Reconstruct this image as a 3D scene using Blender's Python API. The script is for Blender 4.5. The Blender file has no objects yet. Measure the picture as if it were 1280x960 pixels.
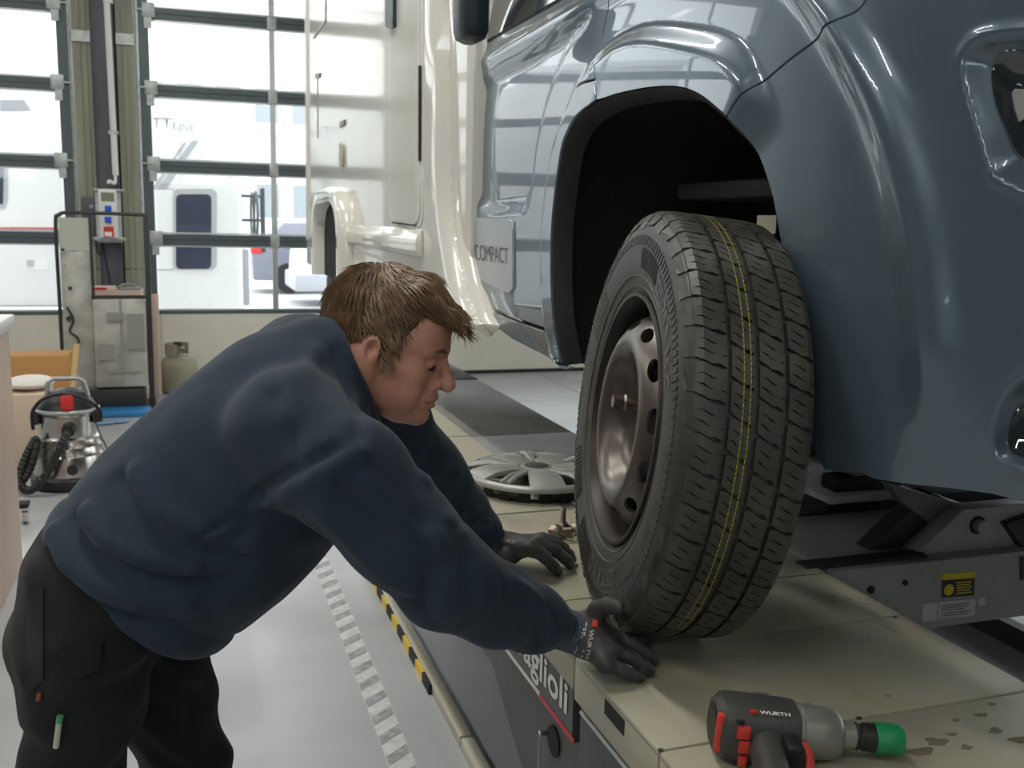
import bpy, bmesh, math, random
import numpy as np
from mathutils import Vector, Matrix
random.seed(7)
RNG = np.random.default_rng(7)
SC = bpy.context.scene
COL = SC.collection
PI = math.pi

# ------------------------------------------------------------------ camera, world, exposure
CAM = np.array([0.0, 0.0, 1.5])
F = 1226.0
YAW, PITCH, ROLL = math.radians(18.563), math.radians(9.36), math.radians(1.342)
def _basis():
    cy, sy, cp, sp = math.cos(YAW), math.sin(YAW), math.cos(PITCH), math.sin(PITCH)
    f = np.array([sy*cp, cy*cp, -sp]); r = np.array([cy, -sy, 0.0]); u = np.cross(r, f)
    cr, sr = math.cos(ROLL), math.sin(ROLL)
    return r*cr+u*sr, -r*sr+u*cr, f
BR, BU, BF = _basis()
cam_d = bpy.data.cameras.new('camera'); cam = bpy.data.objects.new('camera', cam_d); COL.objects.link(cam)
cam_d.sensor_width = 36.0; cam_d.lens = F/1280*36.0; cam_d.clip_start = 0.05; cam_d.clip_end = 300
cam.matrix_world = Matrix(((BR[0], BU[0], -BF[0], CAM[0]), (BR[1], BU[1], -BF[1], CAM[1]), (BR[2], BU[2], -BF[2], CAM[2]), (0, 0, 0, 1)))
SC.camera = cam
cam_d.dof.use_dof = True; cam_d.dof.focus_distance = 1.6; cam_d.dof.aperture_fstop = 10.0
SC.view_settings.view_transform = 'Standard'; SC.view_settings.look = 'None'
SC.view_settings.gamma = 1.0; SC.view_settings.use_curve_mapping = False
SC.view_settings.exposure = 0.22

w = bpy.data.worlds.new('overcast_sky'); SC.world = w; w.use_nodes = True
wn = w.node_tree.nodes; wn.clear()
bg = wn.new('ShaderNodeBackground'); wo = wn.new('ShaderNodeOutputWorld')
bg.inputs[0].default_value = (0.93, 0.97, 1.0, 1); bg.inputs[1].default_value = 3.1
w.node_tree.links.new(bg.outputs[0], wo.inputs[0])

LAMP_POWER = 33.0

# pixel (1280x960 frame) -> direction, and points on known planes
def ray(x, y): return BF + BR*((x-640)/F) - BU*((y-480)/F)
def at_y(x, y, Y): d = ray(x, y); return CAM + d*(Y/d[1])
def at_x(x, y, X): d = ray(x, y); return CAM + d*(X/d[0])
def at_z(x, y, Z): d = ray(x, y); return CAM + d*((Z-CAM[2])/d[2])

# ------------------------------------------------------------------ materials
MATS = {}
def mat(name, col, rough=0.5, metal=0.0, col2=None, nscale=8.0, namt=1.0, bump=0.0, bscale=60.0, coat=0.0, coat_rough=0.03,
        emit=None, estr=0.0, spec=None, stretch=None, sheen=0.0, detail=6.0, ramp=(0.35, 0.7), rough2=None):
    if name in MATS: return MATS[name]
    m = bpy.data.materials.new(name); m.use_nodes = True; nt = m.node_tree; n = nt.nodes; L = nt.links
    b = n['Principled BSDF']
    b.inputs['Base Color'].default_value = (*col, 1); b.inputs['Roughness'].default_value = rough; b.inputs['Metallic'].default_value = metal
    if spec is not None: b.inputs['Specular IOR Level'].default_value = spec
    if coat: b.inputs['Coat Weight'].default_value = coat; b.inputs['Coat Roughness'].default_value = coat_rough
    if sheen: b.inputs['Sheen Weight'].default_value = sheen; b.inputs['Sheen Roughness'].default_value = 0.5
    if emit: b.inputs['Emission Color'].default_value = (*emit, 1); b.inputs['Emission Strength'].default_value = estr
    tc = None
    def coords():
        nonlocal tc
        if tc is None:
            t = n.new('ShaderNodeTexCoord'); mp = n.new('ShaderNodeMapping'); L.new(t.outputs['Object'], mp.inputs[0])
            if stretch: mp.inputs['Scale'].default_value = stretch
            tc = mp.outputs[0]
        return tc
    if col2 is not None:
        nz = n.new('ShaderNodeTexNoise'); nz.inputs['Scale'].default_value = nscale; nz.inputs['Detail'].default_value = detail
        L.new(coords(), nz.inputs['Vector'])
        rp = n.new('ShaderNodeValToRGB'); rp.color_ramp.elements[0].position = ramp[0]; rp.color_ramp.elements[1].position = ramp[1]
        rp.color_ramp.elements[0].color = (*col, 1)
        c2 = [col[i]*(1-namt)+col2[i]*namt for i in range(3)]; rp.color_ramp.elements[1].color = (*c2, 1)
        L.new(nz.outputs['Fac'], rp.inputs[0]); L.new(rp.outputs[0], b.inputs['Base Color'])
        if rough2 is not None:
            mr = n.new('ShaderNodeMapRange'); mr.inputs[1].default_value = ramp[0]; mr.inputs[2].default_value = ramp[1]
            mr.inputs[3].default_value = rough; mr.inputs[4].default_value = rough2
            L.new(nz.outputs['Fac'], mr.inputs[0]); L.new(mr.outputs[0], b.inputs['Roughness'])
    if bump:
        nz2 = n.new('ShaderNodeTexNoise'); nz2.inputs['Scale'].default_value = bscale; nz2.inputs['Detail'].default_value = 4
        L.new(coords(), nz2.inputs['Vector'])
        bp = n.new('ShaderNodeBump'); bp.inputs['Strength'].default_value = bump; bp.inputs['Distance'].default_value = 0.01
        L.new(nz2.outputs['Fac'], bp.inputs['Height']); L.new(bp.outputs[0], b.inputs['Normal'])
    MATS[name] = m; return m

def glass_mat(name, tint=(1, 1, 1), refl=1.0):
    if name in MATS: return MATS[name]
    m = bpy.data.materials.new(name); m.use_nodes = True; nt = m.node_tree; n = nt.nodes; L = nt.links
    n.remove(n['Principled BSDF']); out = n['Material Output']
    t = n.new('ShaderNodeBsdfTransparent'); t.inputs[0].default_value = (*tint, 1)
    g = n.new('ShaderNodeBsdfGlossy'); g.inputs['Roughness'].default_value = 0.02
    fr = n.new('ShaderNodeFresnel'); fr.inputs[0].default_value = 1.45
    mu = n.new('ShaderNodeMath'); mu.operation = 'MULTIPLY'; mu.inputs[1].default_value = refl
    mx = n.new('ShaderNodeMixShader')
    L.new(fr.outputs[0], mu.inputs[0]); L.new(mu.outputs[0], mx.inputs[0]); L.new(t.outputs[0], mx.inputs[1]); L.new(g.outputs[0], mx.inputs[2]); L.new(mx.outputs[0], out.inputs[0])
    MATS[name] = m; return m

# ------------------------------------------------------------------ object helpers
def mesh_obj(name, me, material, parent=None):
    o = bpy.data.objects.new(name, me); COL.objects.link(o)
    if material is not None: me.materials.append(material)
    if parent is not None:
        o.parent = parent
        if parent.type == 'EMPTY': o.location = -parent.location     # meshes are written in world coordinates
    return o
def thing(name, label, cat, loc=(0, 0, 0), group=None):
    o = bpy.data.objects.new(name, None); COL.objects.link(o); o.location = loc; o.empty_display_size = 0.1
    o['label'] = label; o['category'] = cat
    if group: o['group'] = group
    return o
def tag(o, label, cat, group=None):
    o['label'] = label; o['category'] = cat
    if group: o['group'] = group
    return o
def struct(o): o['kind'] = 'structure'; return o
def struct_root(name, loc=(0, 0, 0)):
    o = bpy.data.objects.new(name, None); COL.objects.link(o); o.location = loc; o['kind'] = 'structure'; return o

class MB:
    """collects shapes in one bmesh, build() links them as one object"""
    def __init__(s): s.bm = bmesh.new()
    def box(s, x0, x1, y0, y1, z0, z1, M=None):
        r = bmesh.ops.create_cube(s.bm, size=1.0)
        for v in r['verts']:
            v.co = Vector(((x0+x1)/2+v.co.x*(x1-x0), (y0+y1)/2+v.co.y*(y1-y0), (z0+z1)/2+v.co.z*(z1-z0)))
            if M is not None: v.co = M @ v.co
        return s
    def cyl(s, a, b, r0, r1=None, seg=24, cap=True):
        a = Vector(a); b = Vector(b); r1 = r0 if r1 is None else r1; d = (b-a); q = d.to_track_quat('Z', 'Y').to_matrix().to_4x4()
        M = Matrix.Translation((a+b)/2) @ q
        bmesh.ops.create_cone(s.bm, cap_ends=cap, segments=seg, radius1=r0, radius2=r1, depth=d.length, matrix=M); return s
    def sph(s, c, r, seg=16, scale=(1, 1, 1)):
        bmesh.ops.create_uvsphere(s.bm, u_segments=seg, v_segments=max(6, seg//2), radius=r, matrix=Matrix.Translation(c) @ Matrix.Diagonal((*scale, 1))); return s
    def tube(s, pts, r, seg=10, closed=False):
        pts = [Vector(p) for p in pts]; n = len(pts); rings = []
        up = Vector((0, 0, 1)); prev = None
        for i, p in enumerate(pts):
            if closed: t = (pts[(i+1) % n]-pts[i-1])
            else: t = (pts[min(i+1, n-1)]-pts[max(i-1, 0)])
            t.normalize()
            if prev is None:
                a = t.cross(up)
                if a.length < 1e-4: a = t.cross(Vector((1, 0, 0)))
            else: a = prev - t*prev.dot(t)
            a.normalize(); prev = a; b = t.cross(a)
            rr = r[i] if hasattr(r, '__len__') else r
            rings.append([s.bm.verts.new(p+(a*math.cos(k*2*PI/seg)+b*math.sin(k*2*PI/seg))*rr) for k in range(seg)])
        m = n if closed else n-1
        for i in range(m):
            A = rings[i]; Bq = rings[(i+1) % n]
            for k in range(seg): s.bm.faces.new((A[k], A[(k+1) % seg], Bq[(k+1) % seg], Bq[k]))
        if not closed: s.bm.faces.new(rings[0][::-1]); s.bm.faces.new(rings[-1])
        return s
    def lathe(s, prof, seg=48, M=None, closed=False, a0=0, a1=2*PI):
        """prof: (radius, height) about local Z"""
        full = abs(a1-a0-2*PI) < 1e-6; n = seg if full else seg+1; rings = []
        for k in range(n):
            a = a0+(a1-a0)*k/seg
            rings.append([s.bm.verts.new((M @ Vector((r*math.cos(a), r*math.sin(a), h))) if M is not None else (r*math.cos(a), r*math.sin(a), h)) for r, h in prof])
        for k in range(seg if full else seg):
            A = rings[k]; Bq = rings[(k+1) % n]
            for i in range(len(prof)-1+(1 if closed else 0)):
                j = (i+1) % len(prof); s.bm.faces.new((A[i], Bq[i], Bq[j], A[j]))
        return s
    def prism(s, poly, vec):
        """poly: 3D points, extruded by vec"""
        vec = Vector(vec); a = [s.bm.verts.new(p) for p in poly]; b = [s.bm.verts.new(Vector(p)+vec) for p in poly]; n = len(poly)
        s.bm.faces.new(a[::-1]); s.bm.faces.new(b)
        for i in range(n): s.bm.faces.new((a[i], a[(i+1) % n], b[(i+1) % n], b[i]))
        return s
    def quad(s, pts): s.bm.faces.new([s.bm.verts.new(p) for p in pts]); return s
    def build(s, name, material, parent=None, smooth=False, angle=0.6, bevel=0.0, M=None):
        bm = s.bm
        if M is not None: bmesh.ops.transform(bm, matrix=M, verts=bm.verts)
        bmesh.ops.recalc_face_normals(bm, faces=bm.faces)
        if bevel > 0:
            es = [e for e in bm.edges if len(e.link_faces) == 2 and e.calc_face_angle(0) > 0.6]
            bmesh.ops.bevel(bm, geom=es, offset=bevel, segments=2, profile=0.5, affect='EDGES')
        me = bpy.data.meshes.new(name); bm.to_mesh(me); bm.free()
        if smooth or bevel > 0:
            for p in me.polygons: p.use_smooth = True
            try: me.set_sharp_from_angle(angle=angle)
            except Exception: pass
        return mesh_obj(name, me, material, parent)

def box_obj(name, dims, material, parent=None, bevel=0.0):
    return MB().box(*dims).build(name, material, parent, bevel=bevel)

def apply_mods(o):
    dg = bpy.context.evaluated_depsgraph_get(); me = bpy.data.meshes.new_from_object(o.evaluated_get(dg)); old = o.data
    o.modifiers.clear(); o.data = me; return o

def catmull(pts, n=8, closed=False):
    P = np.array(pts, float); out = []; m = len(P); R = range(m if closed else m-1)
    for i in R:
        p1, p2 = P[i], P[(i+1) % m]
        p0 = P[i-1] if (closed or i > 0) else 2*p1-p2
        p3 = P[(i+2) % m] if (closed or i+2 < m) else 2*p2-p1
        for k in range(n):
            t = k/n; out.append(0.5*((2*p1)+(-p0+p2)*t+(2*p0-5*p1+4*p2-p3)*t*t+(-p0+3*p1-3*p2+p3)*t**3))
    if not closed: out.append(P[-1])
    return np.array(out)

def text_mesh(body, size=1.0, bold=0.0, extrude=0.0):
    c = bpy.data.curves.new('lettering', 'FONT'); c.body = body; c.size = size; c.offset = bold; c.extrude = extrude; c.resolution_u = 4
    o = bpy.data.objects.new('lettering_tmp', c); COL.objects.link(o)
    bpy.context.view_layer.update()
    dg = bpy.context.evaluated_depsgraph_get(); me = bpy.data.meshes.new_from_object(o.evaluated_get(dg))
    bpy.data.objects.remove(o); bpy.data.curves.remove(c)
    return me
def decal_text(name, body, mapper, material, parent, bold=0.01):
    """mapper: (s,t) in 0..1 of the text's box -> 3D point"""
    me = text_mesh(body, bold=bold)
    V = np.array([v.co[:] for v in me.vertices]); lo = V.min(0); hi = V.max(0)
    for v in me.vertices:
        s_ = (v.co.x-lo[0])/(hi[0]-lo[0]); t_ = (v.co.y-lo[1])/(hi[1]-lo[1]); v.co = Vector(mapper(s_, t_))
    me.materials.clear()
    return mesh_obj(name, me, material, parent)
def bilin(q, s, t):   # q: bottom-left, bottom-right, top-right, top-left
    q = [np.array(p, float) for p in q]
    return q[0]*(1-s)*(1-t)+q[1]*s*(1-t)+q[2]*s*t+q[3]*(1-s)*t

# ------------------------------------------------------------------ implicit surfaces (organic shapes)
def snets(fn, lo, hi, h):
    lo = np.array(lo, float); hi = np.array(hi, float); Bk = 6
    n = (np.ceil((hi-lo)/h/Bk).astype(int))*Bk
    nb = n//Bk
    ax = [lo[i]+(np.arange(nb[i])+0.5)*Bk*h-0.5*h for i in range(3)]
    G = np.stack(np.meshgrid(*ax, indexing='ij'), -1).reshape(-1, 3)
    d = fn(G).reshape(nb)
    act = np.abs(d) < Bk*h*0.5*1.75*1.35+2*h
    V = np.repeat(np.repeat(np.repeat(d, Bk, 0), Bk, 1), Bk, 2)
    Mk = np.repeat(np.repeat(np.repeat(act, Bk, 0), Bk, 1), Bk, 2)
    idx = np.argwhere(Mk); vals = np.empty(len(idx))
    for s in range(0, len(idx), 400000):
        vals[s:s+400000] = fn(lo+idx[s:s+400000]*h)
    V[Mk] = vals
    V[V == 0] = 1e-9
    S = V < 0
    c = S[:-1, :-1, :-1].astype(np.int8).copy(); c[:] = 0
    corners = [(i, j, k) for i in (0, 1) for j in (0, 1) for k in (0, 1)]
    sh = np.array(V.shape)-1
    def sl(o): return tuple(slice(o[i], o[i]+sh[i]) for i in range(3))
    for o in corners: c += S[sl(o)].astype(np.int8)
    cells = np.argwhere((c > 0) & (c < 8))
    ids = -np.ones(sh, int); ids[tuple(cells.T)] = np.arange(len(cells))
    acc = np.zeros((len(cells), 3)); cnt = np.zeros(len(cells))
    for a in corners:
        for axx in range(3):
            if a[axx] == 1: continue
            b = list(a); b[axx] = 1
            va = V[tuple((cells+np.array(a)).T)]; vb = V[tuple((cells+np.array(b)).T)]
            m = (va < 0) != (vb < 0); t = np.zeros(len(cells)); t[m] = va[m]/(va[m]-vb[m])
            p = np.tile(np.array(a, float), (len(cells), 1)); p[:, axx] = t
            acc[m] += p[m]; cnt[m] += 1
    verts = lo+(cells+acc/cnt[:, None])*h
    faces = []
    for axx in range(3):
        o1, o2 = [(1, 2), (2, 0), (0, 1)][axx]
        A = np.argwhere(np.diff(S.astype(np.int8), axis=axx) != 0)
        ok = (A[:, o1] > 0) & (A[:, o2] > 0) & (A[:, o1] < sh[o1]) & (A[:, o2] < sh[o2]); A = A[ok]
        e1 = np.zeros(3, int); e1[o1] = 1; e2 = np.zeros(3, int); e2[o2] = 1
        q = [ids[tuple((A-e1-e2).T)], ids[tuple((A-e2).T)], ids[tuple(A.T)], ids[tuple((A-e1).T)]]
        Q = np.stack(q, 1); flip = ~S[tuple(A.T)]
        Q[flip] = Q[flip][:, ::-1]; faces.append(Q)
    Q = np.concatenate(faces); Q = Q[(Q >= 0).all(1)]
    return verts, Q
def sdf_obj(name, fn, lo, hi, h, material, parent):
    v, q = snets(fn, lo, hi, h)
    me = bpy.data.meshes.new(name); me.from_pydata(v.tolist(), [], q.tolist()); me.update()
    me.polygons.foreach_set('use_smooth', np.ones(len(me.polygons), bool))
    return mesh_obj(name, me, material, parent)
def s_sph(P, c, r): return np.linalg.norm(P-np.array(c), axis=1)-r
def s_ell(P, c, rad, R=None):
    q = P-np.array(c)
    if R is not None: q = q @ R
    rad = np.array(rad); k0 = np.linalg.norm(q/rad, axis=1); k1 = np.linalg.norm(q/rad**2, axis=1)+1e-9
    return k0*(k0-1)/k1
def s_cone(P, a, b, r1, r2):
    a = np.array(a, float); b = np.array(b, float); ab = b-a
    t = np.clip(((P-a)@ab)/(ab@ab+1e-12), 0, 1)
    return np.linalg.norm(P-a-t[:, None]*ab, axis=1)-(r1+(r2-r1)*t)
def smin(a, b, k):
    h = np.clip(0.5+0.5*(b-a)/k, 0, 1); return b*(1-h)+a*h-k*h*(1-h)
def smax(a, b, k): return -smin(-a, -b, k)
def s_chain(P, pts, rad, k=0.02):
    d = None
    for i in range(len(pts)-1):
        e = s_cone(P, pts[i], pts[i+1], rad[i], rad[i+1]); d = e if d is None else smin(d, e, k)
    return d
def poly_dist(P, pts):
    d = None
    for i in range(len(pts)-1):
        e = s_cone(P, pts[i], pts[i+1], 0, 0); d = e if d is None else np.minimum(d, e)
    return d
def hit(fn, px, py, t0=0.6, t1=3.5):
    d = ray(px, py); t = t0
    for _ in range(90):
        v = fn((CAM+d*t)[None])[0]
        if v < 0.0006: break
        t += max(v, 0.0008)*0.7/np.linalg.norm(d)
        if t > t1: return None
    return CAM+d*t
# ------------------------------------------------------------------ the hall
WY = 9.3            # back wall
m_floor = mat('floor_epoxy', (0.43, 0.44, 0.455), 0.32, col2=(0.29, 0.29, 0.29), nscale=1.6, namt=0.55, bump=0.03, bscale=90, ramp=(0.42, 0.78), rough2=0.5, detail=9)
m_joint = mat('floor_joint', (0.25, 0.25, 0.24), 0.8)
m_wall = mat('painted_wall', (0.62, 0.60, 0.54), 0.75, col2=(0.52, 0.50, 0.45), nscale=2, bump=0.03)
m_wallfar = mat('grey_hall_wall', (0.24, 0.26, 0.26), 0.7, col2=(0.18, 0.20, 0.20), nscale=1.2)
m_clad = mat('cladding_sheet', (0.36, 0.37, 0.27), 0.5, col2=(0.28, 0.29, 0.22), nscale=3, stretch=(6, 6, 0.4))
m_steel = mat('dark_steel_column', (0.105, 0.115, 0.13), 0.45, col2=(0.08, 0.085, 0.10), nscale=5)
m_rail = mat('door_rail', (0.10, 0.125, 0.135), 0.4, metal=0.3)
m_alu = mat('aluminium', (0.62, 0.64, 0.64), 0.35, metal=0.9)
m_galv = mat('galvanised', (0.55, 0.58, 0.57), 0.45, metal=0.6, col2=(0.4, 0.42, 0.42), nscale=20)
m_panel = mat('door_bottom_panel', (0.74, 0.71, 0.62), 0.55, col2=(0.68, 0.65, 0.56), nscale=3)
m_black = mat('black_rubber', (0.012, 0.012, 0.013), 0.7)
m_white = mat('white_enamel', (0.8, 0.8, 0.78), 0.35)
m_glass = glass_mat('door_glazing', (0.97, 0.985, 0.98), 0.8)
m_ceil = mat('ceiling_sheet', (0.22, 0.24, 0.24), 0.6)

struct(box_obj('floor', (-9, 9, -9, WY+0.1, -0.1, 0), m_floor))
fl = bpy.data.objects['floor']
jb = MB()
for x in (-4.2, -2.4, 3.35, 5.2, 7.0): jb.box(x-0.004, x+0.004, -9, WY, -0.01, 0.0006)
for y in (-6, -3.5, -1.0, 4.55, 6.15, 7.75): jb.box(-9, 9, y-0.004, y+0.004, -0.01, 0.0006)
jo = jb.build('floor_joint', m_joint, fl)
struct(box_obj('ceiling', (-9, 9, -9, WY, 5.4, 5.5), m_ceil))
ce = bpy.data.objects['ceiling']
for i in range(36):       # trapezoidal roof sheets: raised ribs
    o = MB().box(-9, 9, -8.9+i*0.5, -8.7+i*0.5, 5.34, 5.4).build('roof_rib', m_ceil, ce)
struct(box_obj('wall_left', (-9.1, -9, -9, WY, 0, 5.4), m_wallfar))
struct(MB().box(9, 9.1, -9, 0.5, 0, 5.4).box(9, 9.1, 8.0, WY, 0, 5.4).box(9, 9.1, 0.5, 8.0, 0, 0.5).box(9, 9.1, 0.5, 8.0, 3.6, 5.4).build('wall_right', m_wallfar))
wrt = bpy.data.objects['wall_right']
for i in range(5):
    y0 = 0.5+i*1.5
    MB().box(9.04, 9.05, y0+0.03, y0+1.47, 0.53, 3.57).build('window_pane', m_glass, wrt)
    MB().box(9.0, 9.09, y0-0.03, y0+0.03, 0.5, 3.6).build('window_post', m_rail, wrt)
ld = bpy.data.lights.new('sky_portal', 'AREA'); ld.shape = 'RECTANGLE'; ld.size = 3.1; ld.size_y = 7.5; ld.cycles.is_portal = True
lo = bpy.data.objects.new('sky_portal', ld); COL.objects.link(lo); lo.location = (9.2, 4.25, 2.05); lo.rotation_euler = (0, PI/2, 0)

# back wall with two sectional doors: left door X -4.4..-0.90, right door X -0.28..4.2
DL0, DL1, DR0, DR1 = -4.4, -0.948, -0.228, 4.3
DTOP = 4.45
struct(MB().box(-9, DL0, WY, WY+0.25, 0, 5.4).box(DR1, 9, WY, WY+0.25, 0, 5.4).box(DL0, DR1, WY, WY+0.25, DTOP, 5.4).build('wall_back', m_wall))
wb = bpy.data.objects['wall_back']
# column field between the doors
wc = struct_root('wall_back_pier', (-0.6, WY, 0))
for x0, x1, yy in ((-0.832, -0.685, 0.0), (-0.485, -0.345, 0.0)):
    for z0, z1 in ((0, 1.02), (1.02, 2.92), (2.92, DTOP)):
        o = MB().box(x0, x1, WY-0.06, WY+0.2, z0+0.004, z1-0.004).build('cladding_panel', m_clad, wc)
    for xx in (x0+0.05, x0+0.1):
        MB().box(xx, xx+0.015, WY-0.072, WY-0.06, 0, DTOP).build('cladding_rib', m_clad, wc)
    MB().box(x0, x1, WY-0.09, WY-0.06, 2.9, 2.99).build('cladding_bracket', m_galv, wc)
MB().box(-0.68, -0.675, WY-0.16, WY+0.1, 0, DTOP).box(-0.505, -0.5, WY-0.16, WY+0.1, 0, DTOP).box(-0.68, -0.5, WY-0.12, WY-0.11, 0, DTOP).build('steel_column', m_steel, wc)
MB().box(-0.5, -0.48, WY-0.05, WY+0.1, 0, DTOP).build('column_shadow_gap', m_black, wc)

def sectional_door(name, x0, x1, mulls, clip_left, clip_right):
    r = struct_root(name, ((x0+x1)/2, WY, 0)); H = 0.637; zb = 0.647
    # vertical running tracks
    for x, s in ((x0, 1), (x1, -1)):
        MB().box(min(x, x-s*0.085), max(x, x-s*0.085), WY-0.03, WY+0.04, 0.15, DTOP).build('guide_rail', m_rail, r)
        MB().tube([(x-s*0.10, WY-0.05, 0.2), (x-s*0.10, WY-0.05, DTOP)], 0.014, 8).build('guide_tube', m_galv, r, smooth=True)
    MB().box(x0, x1, WY+0.0, WY+0.05, 0.03, zb-0.03).build('bottom_panel', m_panel, r)
    MB().box(x0, x1, WY-0.01, WY+0.055, 0.0, 0.035).build('bottom_seal', m_black, r)
    MB().box(x0, x1, WY-0.004, WY+0.055, zb-0.03, zb-0.002).build('cross_rail', m_rail, r)
    k = 0; z = zb
    edges = [x0]+list(mulls)+[x1]
    while z < DTOP-0.1:
        zt = min(z+H, DTOP)
        # rail between sections
        if k > 0: MB().box(x0, x1, WY-0.004, WY+0.05, z-0.055, z+0.042).build('cross_rail', m_rail, r)
        if k > 0: MB().box(x0, x1, WY-0.007, WY-0.003, z-0.008, z-0.004).build('section_gap', m_black, r)
        lo = z+(0.045 if k > 0 else 0.0)
        for i in range(len(edges)-1):
            a, b = edges[i], edges[i+1]
            MB().box(a+0.02, b-0.02, WY+0.02, WY+0.026, lo, zt-0.058).build('pane', m_glass, r)
            fb = MB()
            fb.box(a, b, WY+0.005, WY+0.045, lo, lo+0.014).box(a, b, WY+0.005, WY+0.045, zt-0.07, zt-0.056)
            fb.build('pane_frame', m_alu, r)
        for x in mulls: MB().box(x-0.024, x+0.024, WY-0.002, WY+0.045, lo, zt-0.055).build('mullion', m_alu, r)
        # hinges and roller brackets
        if k > 0:
            for x in mulls: MB().box(x-0.04, x+0.04, WY-0.014, WY+0.0, z-0.07, z+0.05).build('hinge', m_galv, r, bevel=0.004)
            for x, s in ((x0, 1), (x1, -1)):
                h = MB().box(x-0.045 if s > 0 else x-0.06, x+0.06 if s > 0 else x+0.045, WY-0.06, WY-0.032, z-0.05, z+0.07).build('roller_bracket', m_galv, r, bevel=0.004)
                MB().box(x-0.03, x+0.03, WY-0.055, WY-0.035, z-0.14, z-0.05).cyl((x-s*0.11, WY-0.05, z+0.01), (x, WY-0.05, z+0.01), 0.012, seg=10).build('roller', m_galv, r)
        z = zt; k += 1
    return r
sectional_door('door_1', DL0, DL1, (-3.3, -2.1), 0, 1)
sectional_door('door_2', DR0, DR1, (0.8, 1.9, 3.0), 1, 0)

# wall behind the camera with a band of windows
struct(MB().box(-9, 9, -9.2, -9, 0, 2.3).box(-9, 9, -9.2, -9, 3.9, 5.4).box(-9, -6.5, -9.2, -9, 2.3, 3.9).box(-3.5, -1.5, -9.2, -9, 2.3, 3.9).box(1.5, 9, -9.2, -9, 2.3, 3.9).build('wall_front', m_wallfar))
wfr = bpy.data.objects['wall_front']
for x0, x1 in ((-6.5, -5.0), (-5.0, -3.5), (-1.5, 0.0), (0.0, 1.5)):
    MB().box(x0+0.04, x1-0.04, -9.12, -9.11, 2.34, 3.86).build('window_pane', m_glass, wfr)
    MB().box(x0-0.04, x0+0.04, -9.16, -9.04, 2.3, 3.9).build('window_post', m_rail, wfr)

# fluorescent lamps under the roof
m_tube = mat('lamp_tube', (1, 1, 1), 0.5, emit=(1.0, 0.98, 0.92), estr=9.0)
m_lampbody = mat('lamp_body', (0.7, 0.7, 0.7), 0.4)
lamp_spots = [(-0.35, 2.4, 1.3), (-0.35, 5.2, 1.2), (-3.6, 1.0, 1.2), (-3.6, 4.6, 1.2), (-3.6, 7.2, 1.0), (-3.6, -3.4, 0.8), (-0.35, -4.6, 0.5), (-1.9, -1.2, 0.9), (1.7, -2.6, 0.5), (5.4, 3.0, 1.5), (5.4, 6.0, 1.0)]  # the two close behind the camera are added to brighten foreground and face
for i, (lx, ly, lk_) in enumerate(lamp_spots):
    t = thing('ceiling_lamp', 'long white fluorescent batten lamp hanging under the hall roof', 'ceiling lamp', (lx, ly, 4.72), 'batten lamps under the hall roof')
    MB().box(lx-0.09, lx+0.09, ly-0.75, ly+0.75, 4.72, 4.80).build('housing', m_lampbody, t, bevel=0.01)
    MB().tube([(lx, ly-0.72, 4.70), (lx, ly+0.72, 4.70)], 0.022, 10).build('tube', m_tube, t, smooth=True)
    for yy in (ly-0.6, ly+0.6): MB().cyl((lx, yy, 4.8), (lx, yy, 5.36), 0.006, seg=6).build('suspension_rod', m_lampbody, t)
    ld = bpy.data.lights.new('lamp_light', 'AREA'); ld.shape = 'RECTANGLE'; ld.size = 0.16; ld.size_y = 1.45; ld.energy = LAMP_POWER*lk_; ld.color = (1.0, 0.97, 0.90)
    lo = bpy.data.objects.new('lamp_light', ld); COL.objects.link(lo); lo.parent = t; lo.location = (0, 0, -0.046)

for (x0, x1, yy, rz) in ((DL0, DL1, WY+0.3, 0), (DR0, DR1, WY+0.3, 0)):
    ld = bpy.data.lights.new('sky_portal', 'AREA'); ld.shape = 'RECTANGLE'; ld.size = x1-x0; ld.size_y = DTOP-0.6; ld.cycles.is_portal = True
    lo = bpy.data.objects.new('sky_portal', ld); COL.objects.link(lo); lo.location = ((x0+x1)/2, yy, (DTOP+0.6)/2); lo.rotation_euler = (-PI/2, 0, 0)

# floor marking tape: worn white strip with dark slanting blocks
m_tapew = mat('worn_tape_white', (0.68, 0.68, 0.67), 0.5, col2=(0.45, 0.45, 0.45), nscale=30, namt=0.8)
m_taped = mat('worn_tape_grey', (0.24, 0.25, 0.26), 0.5, col2=(0.5, 0.5, 0.5), nscale=40, namt=0.8)
tp = thing('floor_tape', 'worn white floor marking tape with slanting grey blocks on the hall floor', 'tape', (0.5, 3.4, 0))
MB().box(0.50, 0.575, 1.2, 5.4, 0.0, 0.0012).build('tape_strip', m_tapew, tp)
yy = 1.22
while yy < 5.3:
    MB().prism([(0.502, yy, 0.0012), (0.573, yy+0.055, 0.0012), (0.573, yy+0.105, 0.0012), (0.502, yy+0.05, 0.0012)], (0, 0, 0.0008)).build('tape_block', m_taped, tp); yy += 0.115
# outer guide rail of the lift on the floor
m_beige = mat('lift_beige_paint', (0.50, 0.48, 0.37), 0.42, col2=(0.40, 0.385, 0.29), nscale=3.0, namt=0.6, bump=0.02, bscale=200, detail=9)
m_yel = mat('warning_yellow', (0.75, 0.52, 0.02), 0.45)
gr = thing('floor_rail', 'low beige steel rail with a yellow and black warning edge on the floor', 'rail', (0.76, 2.6, 0))
for y0, y1 in ((1.3, 2.52), (2.53, 4.3)):
    MB().box(0.715, 0.755, y0, y1, 0, 0.035).build('rail_segment', m_beige, gr, bevel=0.006)
yy = 2.86
for i in range(13):
    MB().box(0.704, 0.7145, yy, yy+0.098, 0.0, 0.034).build('warning_block', m_yel if i % 2 else m_black, gr); yy += 0.1

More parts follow.
